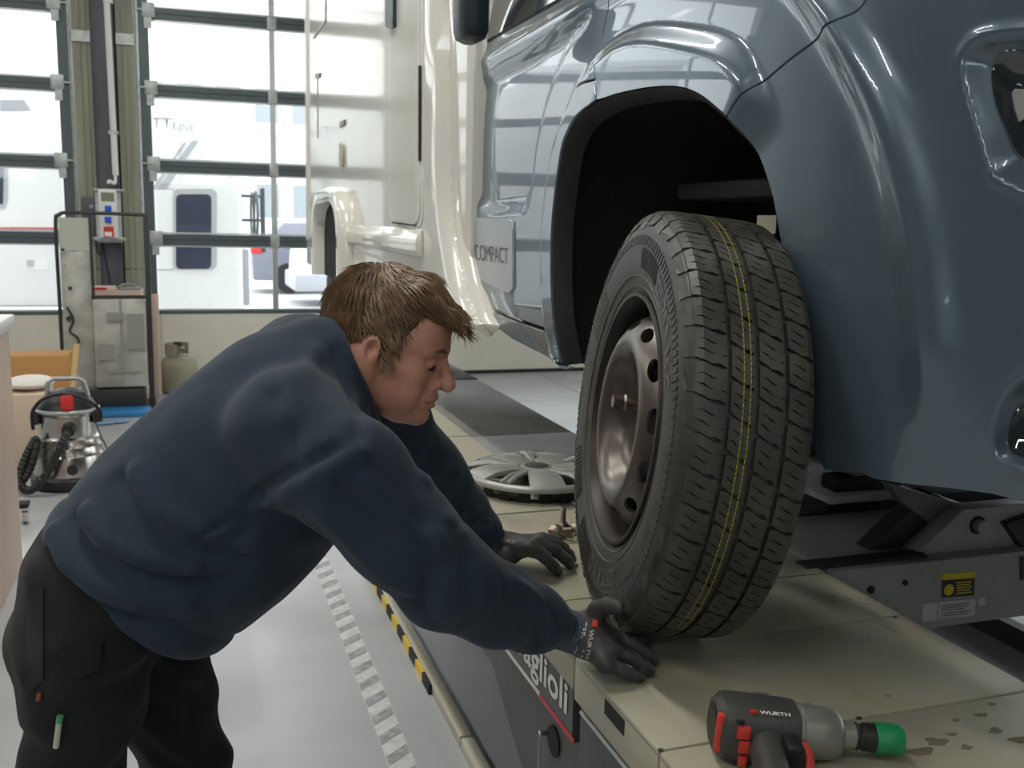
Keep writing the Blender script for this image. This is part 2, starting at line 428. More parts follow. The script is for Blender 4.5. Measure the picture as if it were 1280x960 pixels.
# ------------------------------------------------------------------ outdoors beyond the glazing
m_yard = mat('yard_concrete', (0.62, 0.62, 0.62), 0.8, col2=(0.5, 0.5, 0.5), nscale=0.5)
m_cara = mat('caravan_white', (0.86, 0.86, 0.86), 0.35)
m_carag = mat('caravan_grey_decal', (0.42, 0.43, 0.47), 0.4)
m_carawin = mat('caravan_window', (0.05, 0.06, 0.09), 0.06, coat=1.0)
m_carafr = mat('caravan_window_frame', (0.48, 0.48, 0.5), 0.5)
m_red = mat('red_paint', (0.6, 0.03, 0.03), 0.4)
struct(box_obj('yard_ground', (-40, 40, WY+0.26, 60, -0.12, -0.02), m_yard))
# caravan behind the left door
YA = 13.0
ca = thing('caravan', 'white caravan with a grey stripe decal and red line behind the first glazed door', 'caravan', (-3.0, YA+1.1, 0))
MB().box(-6.4, -1.02, YA, YA+2.2, 0.35, 2.95).build('body', m_cara, ca, bevel=0.12)
def on(px, py, Y): return at_y(px, py, Y)
def flat(poly_px, Y, off, name, material, parent, th=0.012):
    pts = [at_y(x, y, Y) for x, y in poly_px]
    MB().prism([(p[0], Y-off, p[2]) for p in pts], (0, -th, 0)).build(name, material, parent)
flat([(0, 125), (30, 125), (38, 137), (0, 138)], YA, 0, 'stripe_decal', m_carag, ca)
flat([(-30, 194), (2, 194), (10, 205), (10, 250), (6, 261), (-30, 261)], YA, 0, 'window', m_carafr, ca)
flat([(-28, 200), (0, 200), (5, 210), (4, 255), (-28, 255)], YA, 0.013, 'window_glass', m_carawin, ca, 0.006)
flat([(-60, 284), (72, 284.5), (72, 286), (-60, 285.5)], YA, 0, 'red_line', m_red, ca)
flat([(-60, 287), (72, 287), (72, 290.5), (-60, 290.5)], YA, 0, 'grey_line', m_carag, ca)
flat([(34, 324), (60, 324), (60, 337), (34, 337)], YA, 0, 'service_flap', m_cara, ca)
flat([(34, 325), (42, 325), (42, 333), (34, 333)], YA, 0.013, 'flap_lock', m_carafr, ca)
for x in (-4.4, -3.4): MB().cyl((x, YA+0.05, 0.3), (x, YA+0.3, 0.3), 0.32, seg=28).build('wheel', m_black, ca, smooth=True)
# motorhome behind the right door
YB = 12.5
cb = thing('parked_motorhome', 'white motorhome with dark entrance door window and slanting grey stripes outside the glazing', 'motorhome', (-1.2, YB+1.1, 0))
x1 = at_y(302, 240, YB)[0]
MB().box(-0.95, x1, YB, YB+2.2, 0.3, 2.95).build('body', m_cara, cb, bevel=0.09)
MB().box(-0.95, x1-0.05, YB+0.02, YB+2.2, 0.12, 0.3).build('skirt', m_cara, cb)
def rrect(x0, y0, x1_, y1, r, n=4):
    out = []
    for cx, cy, a in ((x1_-r, y0+r, -90), (x1_-r, y1-r, 0), (x0+r, y1-r, 90), (x0+r, y0+r, 180)):
        for k in range(n+1):
            t = math.radians(a+90*k/n); out.append((cx+r*math.cos(t), cy+r*math.sin(t)))
    return out
flat(rrect(216, 236, 271, 337, 8), YB, 0, 'entrance_window_frame', m_carafr, cb, 0.03)
flat(rrect(220, 243, 264, 336, 6), YB, 0.031, 'entrance_window', m_carawin, cb, 0.006)
flat(rrect(180, 236, 220, 338, 6), YB, 0, 'hatch_outline', m_carafr, cb, 0.006)
flat(rrect(180, 237, 218.5, 336.5, 6), YB, 0.006, 'hatch', m_cara, cb, 0.006)
flat([(197, 236), (240, 176), (248, 176), (208, 236)], YB, 0, 'wide_stripe', m_carag, cb)
flat([(190, 236), (230, 178), (233, 178), (194, 236)], YB, 0, 'thin_stripe', m_carag, cb)
for txt, q in (('TTi', [(190, 160), (218, 161), (218, 148), (190, 147)]), ('LINE', [(218, 163), (243, 164), (243, 155), (218, 154)])):
    decal_text('lettering', txt, lambda s, t, q=q: at_y(*bilin(q, s, t), YB-0.004), m_carag, cb, bold=-0.01)
for x in (-0.6,): MB().cyl((x, YB+0.05, 0.3), (x, YB+0.3, 0.3), 0.34, seg=28).build('wheel', m_black, cb, smooth=True)
MB().box(x1-0.02, x1+0.08, YB+0.1, YB+0.5, 0.4, 1.1).build('rear_bumper', m_carag, cb, bevel=0.03)
# bicycle rack on the tail of the motorhome
m_rack = mat('rack_dark', (0.06, 0.07, 0.08), 0.5)
rk = MB()
for z in (1.15, 1.45, 1.75): rk.tube([(x1, YB+0.5, z), (x1+0.3, YB+0.5, z)], 0.02, 6)
for yy in (0.35, 0.65): rk.tube([(x1+0.28, YB+yy, 1.05), (x1+0.28, YB+yy, 1.85)], 0.02, 6)
rk.build('rear_rack', m_rack, cb)
for dz in (0.0,):
    for dy in (0.25, 0.9):
        MB().tube([(x1+0.18, YB+dy+0.3*math.cos(a*PI/8), 1.5+0.3*math.sin(a*PI/8)) for a in range(16)], 0.018, 6, closed=True).build('bicycle_wheel', m_rack, cb)
# pale building far behind
YC = 30.0
m_bld = mat('pale_render', (0.78, 0.76, 0.73), 0.85, col2=(0.7, 0.68, 0.66), nscale=0.4)
m_bwin = mat('building_window', (0.30, 0.33, 0.36), 0.2)
bd = thing('office_building', 'pale rendered building with rows of windows far outside the glazed door', 'building', (4, YC+3, 0))
MB().box(-14, 20, YC, YC+8, 0, 7.5).build('wall', m_bld, bd)
MB().box(-14.2, 20.2, YC-0.25, YC+8, 7.5, 7.8).build('roof_edge', m_white, bd)
for zc in (1.4, 4.1):
    for i in range(14):
        xw = -2.2+i*1.05
        f_ = MB().box(xw, xw+0.8, YC-0.06, YC+0.05, zc, zc+1.1).build('window', m_white, bd)
        MB().box(xw+0.07, xw+0.73, YC-0.07, YC-0.05, zc+0.07, zc+1.03).build('window_glass', m_bwin, f_)
# parked van, white with dark lower bumper
YD = 17.0
vn = thing('parked_van', 'small white van with a dark bumper parked outside behind the motorhome tail', 'van', (2.2, YD, 0))
def vpx(px, py, Y=YD): p = at_y(px, py, Y); return (p[0], p[2])
vx0 = vpx(372, 350)[0]
prof = [(0, 0.30), (0.05, 0.95), (0.75, 1.10), (1.25, 1.75), (3.6, 1.8), (3.65, 0.3)]
MB().prism([(vx0+a, YD, b) for a, b in prof], (0, 1.7, 0)).build('body', m_cara, vn, bevel=0.06)
MB().box(vx0-0.05, vx0+0.5, YD-0.03, YD+1.72, 0.25, 0.55).build('bumper', m_carag, vn, bevel=0.04)
MB().prism([(vx0+0.85, YD-0.01, 1.12), (vx0+1.32, YD-0.01, 1.66), (vx0+2.0, YD-0.01, 1.68), (vx0+2.0, YD-0.01, 1.12)], (0, -0.01, 0)).build('side_window', m_carawin, vn)
for xx in (0.75, 2.9): MB().cyl((vx0+xx, YD-0.02, 0.32), (vx0+xx, YD+0.2, 0.32), 0.32, seg=24).build('wheel', m_black, vn, smooth=True)
# small dark car with red lamp
YE = 20.0
cr = thing('parked_car', 'dark car with a red tail lamp parked in the yard outside', 'car', (1.6, YE, 0))
cx0 = at_y(316, 340, YE)[0]
prof = [(0, 0.25), (-0.02, 0.85), (0.25, 1.0), (0.6, 1.4), (1.9, 1.42), (2.6, 0.95), (3.5, 0.85), (3.6, 0.25)]
MB().prism([(cx0+a, YE, b) for a, b in prof], (0, 1.6, 0)).build('body', mat('car_dark_paint', (0.16, 0.17, 0.22), 0.3, coat=1.0), cr, bevel=0.06)
MB().box(cx0-0.03, cx0+0.2, YE-0.02, YE+0.1, 0.78, 0.95).build('tail_lamp', m_red, cr, bevel=0.02)
for xx in (0.7, 2.8): MB().cyl((cx0+xx, YE-0.02, 0.3), (cx0+xx, YE+0.2, 0.3), 0.3, seg=24).build('wheel', m_black, cr, smooth=True)
# ------------------------------------------------------------------ scissor lift runway
PZ = 0.80; LX0, LX1 = 0.59, 1.245
m_dark = mat('lift_dark_grey', (0.075, 0.080, 0.080), 0.42, col2=(0.055, 0.058, 0.058), nscale=4)
m_dkblue = mat('lift_blue_black', (0.022, 0.028, 0.038), 0.4)
m_lgrey = mat('lift_beam_grey', (0.33, 0.335, 0.32), 0.45, col2=(0.27, 0.275, 0.265), nscale=5, bump=0.02)
m_deck = mat('deck_beige', (0.44, 0.42, 0.315), 0.42, col2=(0.27, 0.25, 0.185), nscale=5.0, namt=0.7, bump=0.03, bscale=260, detail=12, ramp=(0.5, 0.78))
m_deckd = mat('deck_shaded', (0.27, 0.265, 0.25), 0.4, col2=(0.16, 0.155, 0.15), nscale=6.0, namt=0.8, bump=0.03, bscale=260, detail=12, ramp=(0.45, 0.75))  # deck colour with the vehicle's shade painted in, for the far plates
m_stain = mat('oil_stain', (0.19, 0.165, 0.11), 0.3, col2=(0.27, 0.24, 0.17), nscale=30)
m_chrome = mat('chrome', (0.75, 0.75, 0.75), 0.15, metal=1.0)
m_offwhite = mat('print_white', (0.78, 0.77, 0.72), 0.5)
m_redline = mat('print_red', (0.6, 0.02, 0.03), 0.4)
lift = thing('lift_runway', 'beige steel scissor lift runway under the raised vehicle with dark lettered side', 'vehicle lift', (0.92, 2.6, 0))
seams = [0.25, 0.66, 1.098, 1.402, 1.632, 1.94, 2.185, 3.05, 4.20]
for i in range(len(seams)-1):
    y0, y1 = seams[i]+0.002, seams[i+1]-0.002
    dip = 0.0 if i < 6 else -0.002
    b = MB().box(LX0, LX1, y0, y1, PZ-0.012, PZ+dip)
    fl0 = 0.062 if i >= 3 else 0.075
    b.box(LX0, LX0+0.006, y0, y1, PZ-fl0, PZ-0.004)
    b.box(LX1-0.006, LX1, y0, y1, PZ-fl0, PZ-0.004)
    o = b.build('deck_plate', m_deck if i < 6 else m_deckd, lift, bevel=0.0035)
    if i == 2:
        MB().box(LX0-0.0012, LX0+0.004, 1.205, 1.275, PZ-0.036, PZ-0.012).build('slot', m_black, o)
    if i == 1: MB().box(LX0-0.0012, LX0+0.004, 0.80, 0.87, PZ-0.036, PZ-0.012).build('slot', m_black, o)
# strip outside the vehicle's shadow, painted as a lighter band on the far plates
for y0, y1 in ((2.19, 3.045), (3.055, 4.19)):
    MB().box(LX0+0.004, LX0+0.29, y0, y1, PZ-0.004, PZ+0.0006).build('lit_edge_strip', m_beige, lift)
# end frame with an opening, at the far end of the runway
MB().box(LX0, LX0+0.02, 4.2, 4.92, PZ-0.06, PZ).box(LX1-0.10, LX1, 4.2, 4.92, PZ-0.06, PZ).box(LX0, LX1, 4.9, 4.93, PZ-0.06, PZ).box(LX0, LX1, 4.20, 4.215, PZ-0.06, PZ).build('end_frame', m_deckd, lift, bevel=0.003)
MB().box(LX0+0.021, LX1-0.101, 4.216, 4.899, PZ-0.06, PZ-0.02).build('end_infill', m_floor, lift)
# little bolts and dirt on the deck
for (px, py) in ((826, 938), (1119, 772), (1074, 898), (1031, 712)):
    p = at_z(px, py, PZ); MB().cyl((p[0], p[1], PZ-0.001), (p[0], p[1], PZ+0.0015), 0.004, seg=10).build('deck_screw', m_dark, lift)
for (px, py, r) in ((950, 868, .012), (1226, 894, .010), (1245, 913, .011), (1277, 925, .018), (1208, 934, .009), (1170, 927, .016), (1150, 940, .02), (1195, 900, .006), (1010, 880, .004), (1110, 870, .004), (760, 780, .004), (1190, 918, .008), (1240, 880, .006)):
    p = at_z(px, py, PZ); n = 28; ph = random.random()*6
    MB().prism([(p[0]+r*(1+.3*math.sin(3*a+ph))*math.cos(a), p[1]+0.6*r*(1+.3*math.cos(2*a+ph))*math.sin(a), PZ+0.0001) for a in [2*PI*k/n for k in range(n)]], (0, 0, 0.0003)).build('oil_drop', m_stain, lift)
# water drops where the wheel dripped
m_drop = mat('water_drop', (0.3, 0.3, 0.3), 0.03, spec=0.8)
for k in range(60):
    px, py = random.gauss(1085, 22), random.gauss(797, 8)
    if k < 18: px, py = random.gauss(1080, 20), random.gauss(748, 5)
    p = at_z(px, py, PZ); r = random.uniform(.0012, .0035)
    MB().sph((p[0], p[1], PZ), r, 8, (1, 1, 0.45)).build('water_drop', m_drop, lift)
# side: lettered dark panel, lower skirt, scissor frame below
XS = LX0+0.004
MB().box(XS, XS+0.02, 1.41, 4.1, 0.64, PZ-0.06).build('side_panel', m_dark, lift)
MB().box(XS-0.001, XS+0.02, 0.3, 1.375, 0.56, PZ-0.07).build('front_side_panel', mat('lift_panel_green_grey', (0.05, 0.062, 0.064), 0.4), lift)
MB().tube([(XS-0.002, 1.37, PZ-0.083), (XS-0.002, 0.35, PZ-0.083)], 0.004, 6).build('panel_edge_bead', m_galv, lift)
MB().prism([(XS+0.012, 4.1, 0.64), (XS+0.012, 1.38, 0.64), (XS+0.012, 1.38, 0.40), (XS+0.012, 1.62, 0.40), (XS+0.012, 1.90, 0.56), (XS+0.012, 4.1, 0.56)], (0.02, 0, 0)).build('lower_skirt', mat('lift_skirt', (0.10, 0.102, 0.098), 0.5, col2=(0.07, 0.07, 0.068), nscale=5), lift)
MB().box(XS-0.0015, XS, 1.568, 3.0, 0.6475, 0.6545).build('white_line', m_offwhite, lift)
MB().box(XS-0.0015, XS, 1.40, 1.566, 0.6445, 0.6525).build('red_line', m_redline, lift)
# the words run towards the camera; cap height 55 mm
q = [(1.88, 0.662), (1.434, 0.662), (1.434, 0.735), (1.88, 0.735)]
decal_text('side_lettering', 'Ravaglioli', lambda s, t: (XS-0.0012, 1.80+(1.433-1.80)*s, 0.660+t*(0.736-0.660)), m_offwhite, lift, bold=0.02)
MB().cyl((XS+0.008, 1.517, 0.585), (XS+0.03, 1.517, 0.585), 0.028, seg=28).build('cable_hole', m_black, lift, smooth=True)
MB().cyl((XS-0.004, 1.552, 0.583), (XS+0.014, 1.552, 0.583), 0.006, seg=12).build('hose_fitting', m_chrome, lift)
MB().tube([(XS-0.003, 1.552, 0.583), (XS-0.003, 1.555, 0.50), (XS-0.0, 1.552, 0.40), (XS+0.01, 1.55, 0.2)], 0.0025, 6).build('hose', m_galv, lift)
MB().box(XS+0.03, LX1-0.02, 0.4, 4.1, 0.60, PZ-0.013).build('under_frame', m_dark, lift)
MB().box(XS-0.004, XS+0.05, 1.38, 1.56, 0.36, 0.455).build('foot_bracket', m_black, lift)
for y0, y1 in ((0.9, 3.6), (3.6, 0.9)):
    for xx in (0.98, LX1-0.12):
        d = 0.0 if y0 < y1 else 0.07
        M = Matrix.Translation((xx+d, 2.25, 0.35)) @ Matrix.Rotation(math.atan2(0.5, y1-y0) if y1 > y0 else -math.atan2(0.5, y0-y1), 4, 'X')
        MB().box(-0.02, 0.02, -1.35, 1.35, -0.06, 0.06).build('scissor_arm', m_dkblue, lift, M=M)
MB().box(1.0, LX1-0.06, 0.8, 3.8, 0.0, 0.1).build('base_frame', m_dkblue, lift)

# ------------------------------------------------------------------ jacking beam between the runways, with its stickers
jk = thing('jacking_beam', 'grey jacking beam with a yellow warning sticker and diagonal arms beside the runway', 'jack', (1.9, 1.8, 0.6))
MB().box(LX1+0.018, 3.0, 1.64, 2.0, 0.64, PZ-0.003).build('beam', m_lgrey, jk, bevel=0.004)
MB().box(LX1-0.03, LX1+0.28, 1.66, 1.70, PZ-0.003, PZ+0.004).build('beam_lip', m_dkblue, jk)
for (px, py, r) in ((1088, 737, .009), (1131, 728, .006)):
    p = at_y(px, py, 1.64); MB().cyl((p[0], 1.645, p[2]), (p[0], 1.636, p[2]), r, seg=14).build('beam_bolt', m_black, jk, smooth=True)
def sticker(name, q, material, off=0.0012):
    pts = [at_y(x, y, 1.64) for x, y in q]
    MB().prism([(p[0], 1.6398-off+0.001, p[2]) for p in pts], (0, -0.001, 0)).build(name, material, jk)
m_ylab = mat('label_yellow', (0.62, 0.50, 0.02), 0.5); m_blab = mat('label_black', (0.03, 0.03, 0.03), 0.5); m_wlab = mat('label_white', (0.52, 0.52, 0.48), 0.5)
sticker('warning_label', [(1177, 747), (1177, 717), (1218, 714), (1217, 744)], m_blab)
sticker('warning_band', [(1177, 725), (1177, 717), (1218, 714), (1218, 722)], m_ylab, 0.0018)
p = at_y(1185.5, 737, 1.64); MB().cyl((p[0], 1.6388, p[2]), (p[0], 1.6378, p[2]), 0.013, seg=24).build('warning_symbol', m_ylab, jk)
for k in range(5): sticker('warning_text_line', [(1195, 729+k*3.3), (1195, 727.6+k*3.3), (1214-2*(k % 2), 726+k*3.2), (1214-2*(k % 2), 727.4+k*3.2)], m_ylab, 0.0018)
sticker('code_label', [(1152, 777), (1153, 755), (1171, 752.5), (1170, 775.5)], m_wlab)
sticker('rating_plate', [(1172, 773), (1173, 752), (1219, 748), (1218, 769)], m_wlab)
for k in range(5): sticker('rating_text_line', [(1176, 757.5+k*3.2), (1176, 756.6+k*3.2), (1212-4*(k % 3), 753.2+k*3.2), (1212-4*(k % 3), 754.1+k*3.2)], m_blab, 0.0016)
sticker('small_label', [(1223, 757), (1223, 747), (1231, 746), (1231, 756)], m_wlab)
sticker('side_clamp', [(1274, 724), (1274, 695), (1283, 694), (1283, 723)], m_dkblue, 0.004)
# jack head with rubber pads, dark diagonal arms
def yz_prism(px_poly, Y, th, name, material, parent, bevel=0.003):
    pts = [at_y(x, y, Y) for x, y in px_poly]
    return MB().prism([(p[0], Y, p[2]) for p in pts], (0, th, 0)).build(name, material, parent, bevel=bevel)
yz_prism([(1135, 702), (1205, 637), (1300, 628), (1300, 688)], 1.68, 0.05, 'front_arm', m_lgrey, jk)
yz_prism([(1070, 704), (1120, 655), (1165, 615), (1208, 633), (1172, 662), (1132, 704)], 1.735, 0.05, 'diagonal_arm', m_dkblue, jk)
yz_prism([(1110, 605), (1205, 630), (1172, 662), (1128, 628)], 1.73, 0.03, 'upper_plate', mat('jack_upper', (0.12, 0.122, 0.125), 0.5), jk)
p = at_y(1221, 656, 1.68); MB().cyl((p[0], 1.66, p[2]), (p[0], 1.69, p[2]), 0.014, seg=20).build('pivot_pin', m_lgrey, jk, smooth=True)
MB().lathe([(0.014, 0), (0.021, 0), (0.021, 0.004), (0.014, 0.004)], 24, Matrix.Translation((p[0], 1.68, p[2])) @ Matrix.Rotation(PI/2, 4, 'X'), closed=True).build('pin_ring', m_black, jk)
yz_prism([(1258, 655), (1300, 640), (1300, 700), (1282, 690)], 1.66, 0.03, 'dark_lever', m_dkblue, jk)
Yj = 2.02
MB().box(LX1+0.03, 2.6, Yj, Yj+0.3, 0.70, 0.82).build('jack_carriage', m_dkblue, jk, bevel=0.006)
m_jkg = mat('jack_grey', (0.48, 0.49, 0.49), 0.45)
a = at_y(1000, 625, 2.1); b2 = at_y(1095, 622, 2.1)
MB().box(a[0], b2[0], 2.1, 2.4, 0.80, 0.895).build('jack_head', m_jkg, jk, bevel=0.008)
MB().box(a[0]+0.02, b2[0]+0.06, 2.02, 2.3, 0.74, 0.835).build('jack_head_step', m_jkg, jk, bevel=0.008)
a = at_y(1028, 606, 2.16); MB().box(a[0], a[0]+0.16, 2.14, 2.3, 0.895, 0.935).build('rubber_pad', m_black, jk, bevel=0.01)
a = at_y(1035, 648, 2.06); MB().box(a[0], a[0]+0.21, 2.04, 2.2, 0.835, 0.875).build('rubber_pad', m_black, jk, bevel=0.01)
a = at_y(1052, 645, 2.06); MB().box(a[0]+0.02, a[0]+0.16, 2.05, 2.19, 0.875, 0.88).build('worn_pad_top', mat('worn_pad', (0.13, 0.11, 0.085), 0.7, col2=(0.3, 0.27, 0.2), nscale=25), jk)
a = at_y(1020, 606, 2.3); MB().box(a[0]-0.05, a[0]+0.10, 2.36, 2.42, 0.90, 0.93).build('orange_stop', mat('stop_orange', (0.7, 0.35, 0.16), 0.5), jk, bevel=0.004)

# second runway under the vehicle's other side
l2 = thing('lift_runway', 'second beige lift runway under the far side of the raised vehicle', 'vehicle lift', (3.0, 2.6, 0))
for i in range(4): MB().box(2.62, 3.27, 0.3+i, 1.296+i, PZ-0.06, PZ).build('deck_plate', m_deck, l2, bevel=0.004)
MB().box(2.65, 3.24, 0.4, 4.2, 0.6, PZ-0.061).build('under_frame', m_dark, l2)
MB().box(2.85, 2.9, 0.8, 3.8, 0, 0.08).build('base_frame', m_dkblue, l2)
for sgn in (1, -1):
    MB().box(-0.02, 0.02, -1.35, 1.35, -0.05, 0.05).build('scissor_arm', m_dkblue, l2, M=Matrix.Translation((2.95+0.03*sgn, 2.25, 0.34)) @ Matrix.Rotation(sgn*0.19, 4, 'X'))
# ------------------------------------------------------------------ the motorhome: cab skin as a surface X(Y,Z)
m_paint = mat('blue_grey_metallic', (0.105, 0.148, 0.188), 0.3, metal=0.4, coat=1.0, coat_rough=0.02)
m_trimpaint = m_paint
m_gap = mat('panel_gap_black', (0.006, 0.006, 0.007), 0.8)
m_liner = mat('liner_plastic', (0.018, 0.018, 0.019), 0.75, bump=0.25, bscale=120)
m_bodyw = mat('motorhome_white', (0.80, 0.785, 0.72), 0.16, coat=0.6)
m_bodyw2 = mat('motorhome_white_trim', (0.76, 0.745, 0.68), 0.25)
m_carglass = mat('cab_glass', (0.02, 0.025, 0.03), 0.03, coat=1.0, spec=0.9)
m_silver = mat('silver_plate', (0.42, 0.44, 0.46), 0.35, metal=0.5)
mh = thing('motorhome', 'blue-grey and white motorhome with its front wheel removed raised on the lift', 'motorhome', (1.95, 3.8, PZ))

_ctrl = [(3.5, .885), (3.0, .88), (2.4, .878), (1.9, .876), (1.6, .876), (1.42, .879), (1.3, .884), (1.2, .893), (1.1, .915), (1.01, .955), (.94, 1.015), (.89, 1.10), (.855, 1.22), (.83, 1.40), (.815, 1.6), (.805, 1.9)]
CV = catmull(_ctrl, 60)
CY, CX = CV[:, 0], CV[:, 1]
CU = np.concatenate([[0], np.cumsum(np.hypot(np.diff(CX), np.diff(CY)))])
tx, ty = np.gradient(CX, CU), np.gradient(CY, CU)
NX, NY = ty, -tx                       # outward: to -X on the side, to -Y at the nose
def tumble(z): return 0.22*np.maximum(0, z-1.72)**2+0.5*np.maximum(0, 1.28-z)**2
def pix_uz(px, py):
    d = ray(px, py); lo, hi = 0.3, 6.0
    def g(t):
        p = CAM+d*t; return p[0]-(np.interp(p[1], CY[::-1], CX[::-1])+tumble(p[2]))
    for t in np.linspace(0.4, 6, 400):
        if g(t) > 0: hi = t; lo = t-0.02; break
    for _ in range(40):
        m = (lo+hi)/2
        if g(m) > 0: hi = m
        else: lo = m
    p = CAM+d*hi
    return np.array([np.interp(-p[1], -CY, CU), p[2]])
def uzs(pts): return np.array([pix_uz(*p) for p in pts])
def pip(P, poly):
    x, y = P[:, 0], P[:, 1]; ins = np.zeros(len(P), bool); n = len(poly); j = n-1
    for i in range(n):
        xi, yi = poly[i]; xj, yj = poly[j]
        c = ((yi > y) != (yj > y)) & (x < (xj-xi)*(y-yi)/(yj-yi+1e-15)+xi); ins ^= c; j = i
    return ins
def pdist(P, pts, closed=True):
    d = np.full(len(P), 9.0); n = len(pts)
    for i in range(n if closed else n-1):
        a = pts[i]; b = pts[(i+1) % n]; ab = b-a; t = np.clip(((P-a)@ab)/(ab@ab+1e-12), 0, 1)
        d = np.minimum(d, np.linalg.norm(P-a-t[:, None]*ab, axis=1))
    return d
def sdpoly(P, poly): d = pdist(P, poly); return np.where(pip(P, poly), d, -d)
def sstep(x, a, b): t = np.clip((x-a)/(b-a), 0, 1); return t*t*(3-2*t)

# outlines measured on the photograph, laid on the cab surface
ARCH_IN = [(706, 457), (701, 400), (699, 339), (701, 271), (711, 194), (720, 165), (735, 143), (766, 124), (815, 112), (858, 110), (887, 119), (912, 138), (921.5, 148), (941, 179), (960, 228), (970, 271), (980, 339), (989, 436), (1000, 505), (1016, 560), (1030, 588)]
A_IN = catmull(uzs(ARCH_IN), 6)
CREST = uzs([(694, 455), (684, 340), (687, 255), (697, 190), (716, 140), (752, 75), (800, 55), (846, 48), (880, 55), (915, 78), (945, 102)])
CREST = catmull(CREST, 6)
AC = uzs([(838, 330)])[0]
def _pol(Q): d = Q-AC; return np.arctan2(d[:, 1], -d[:, 0]), np.hypot(d[:, 0], d[:, 1])     # angle grows from the front edge over the top to the rear
_ct, _cr = _pol(CREST); _o = np.argsort(_ct); _ct, _cr = _ct[_o], _cr[_o]; _cp = np.polyfit(_ct, _cr, 5)
def flare(P):
    t, r = _pol(P); rc = np.polyval(_cp, np.clip(t, _ct[0], _ct[-1]))
    fade = sstep(t, _ct[0]-0.22, _ct[0]+0.25)*sstep(-t, -_ct[-1]-0.3, -_ct[-1]+0.05)
    return fade*(1-sstep(r, rc-0.014, rc+0.034))
DOORSTEP = catmull(uzs([(600, 100), (660, 60), (720, 22), (742, 8), (735, 30), (712, 60), (690, 110), (672, 180), (664, 240), (656, 266), (640, 270), (604, 268), (590, 240), (585, 170)]), 14, closed=True)
RIDGE = catmull(uzs([(1030, 2), (1047, 36), (1086, 97), (1110, 145), (1132, 218), (1149, 290), (1159, 387), (1163, 470), (1160, 520)]), 6)
LAMPR = catmull(uzs([(1290, 38), (1240, 43), (1212, 55), (1200, 78), (1205, 115), (1222, 170), (1238, 215), (1265, 233), (1295, 245)]), 20)
LAMPR = np.concatenate([LAMPR, [[LAMPR[-1][0]+0.5, LAMPR[-1][1]], [LAMPR[-1][0]+0.5, LAMPR[0][1]]]])
FOGR = catmull(uzs([(1290, 465), (1262, 482), (1245, 512), (1238, 548), (1246, 572), (1268, 584), (1295, 590)]), 16)
FOGR = np.concatenate([FOGR, [[FOGR[-1][0]+0.25, FOGR[-1][1]], [FOGR[-1][0]+0.25, FOGR[0][1]]]])
WBAND = uzs([(590, 86), (743, 0), (800, -35)])
_rp = np.polyfit(RIDGE[:, 1], RIDGE[:, 0], 3)
def disp(P):
    D = np.zeros(len(P))
    D += 0.022*flare(P)
    D -= 0.016*sstep(sdpoly(P, DOORSTEP), -0.004, 0.05)
    D += 0.010*np.exp(-(pdist(P, WBAND, False)/0.025)**2)
    D += 0.020*np.exp(-((P[:, 0]-np.polyval(_rp, P[:, 1]))/0.036)**2)*sstep(P[:, 1], 1.22, 1.36)
    s = sdpoly(P, LAMPR); D -= 0.008*sstep(s, -0.004, 0.026)+0.032*sstep(s, 0.0, 0.075); D += 0.004*np.exp(-((s)/0.008)**2)
    s = sdpoly(P, FOGR); D -= 0.008*sstep(s, -0.004, 0.026)+0.024*sstep(s, 0.0, 0.05); D += 0.004*np.exp(-((s)/0.008)**2)
    D -= 0.012*sstep(0.0-P[:, 1], -1.30, -1.22)*0
    return D
def surf(P, off=0.0, extra=None):
    u, z = P[:, 0], P[:, 1]; D = disp(P)+off
    if extra is not None: D = D+extra(P)
    nx, ny = np.interp(u, CU, NX), np.interp(u, CU, NY)
    return np.stack([np.interp(u, CU, CX)+tumble(z)+nx*D, np.interp(u, CU, CY)+ny*D, z], 1)
def surf_flat(P, off=0.0, extra=None):
    u, z = P[:, 0], P[:, 1]; D = 0.004+off
    return np.stack([np.interp(u, CU, CX)+tumble(z)+np.interp(u, CU, NX)*D, np.interp(u, CU, CY)+np.interp(u, CU, NY)*D, z], 1)
def poly_inset(poly, d):
    if d == 0: return poly
    n = len(poly); P = np.array(poly); area = 0.5*np.sum(P[:, 0]*np.roll(P[:, 1], -1)-np.roll(P[:, 0], -1)*P[:, 1])
    s = 1 if area > 0 else -1; out = []
    for i in range(n):
        a, b, c = P[i-1], P[i], P[(i+1) % n]
        e1 = (b-a)/(np.linalg.norm(b-a)+1e-9); e2 = (c-b)/(np.linalg.norm(c-b)+1e-9)
        n1 = np.array([-e1[1], e1[0]])*s; n2 = np.array([-e2[1], e2[0]])*s
        m = n1+n2; L = np.linalg.norm(m); m = m/(L+1e-9); k = min(2.0, 1/max(0.4, m@n1)); out.append(b+m*d*k)
    return np.array(out)
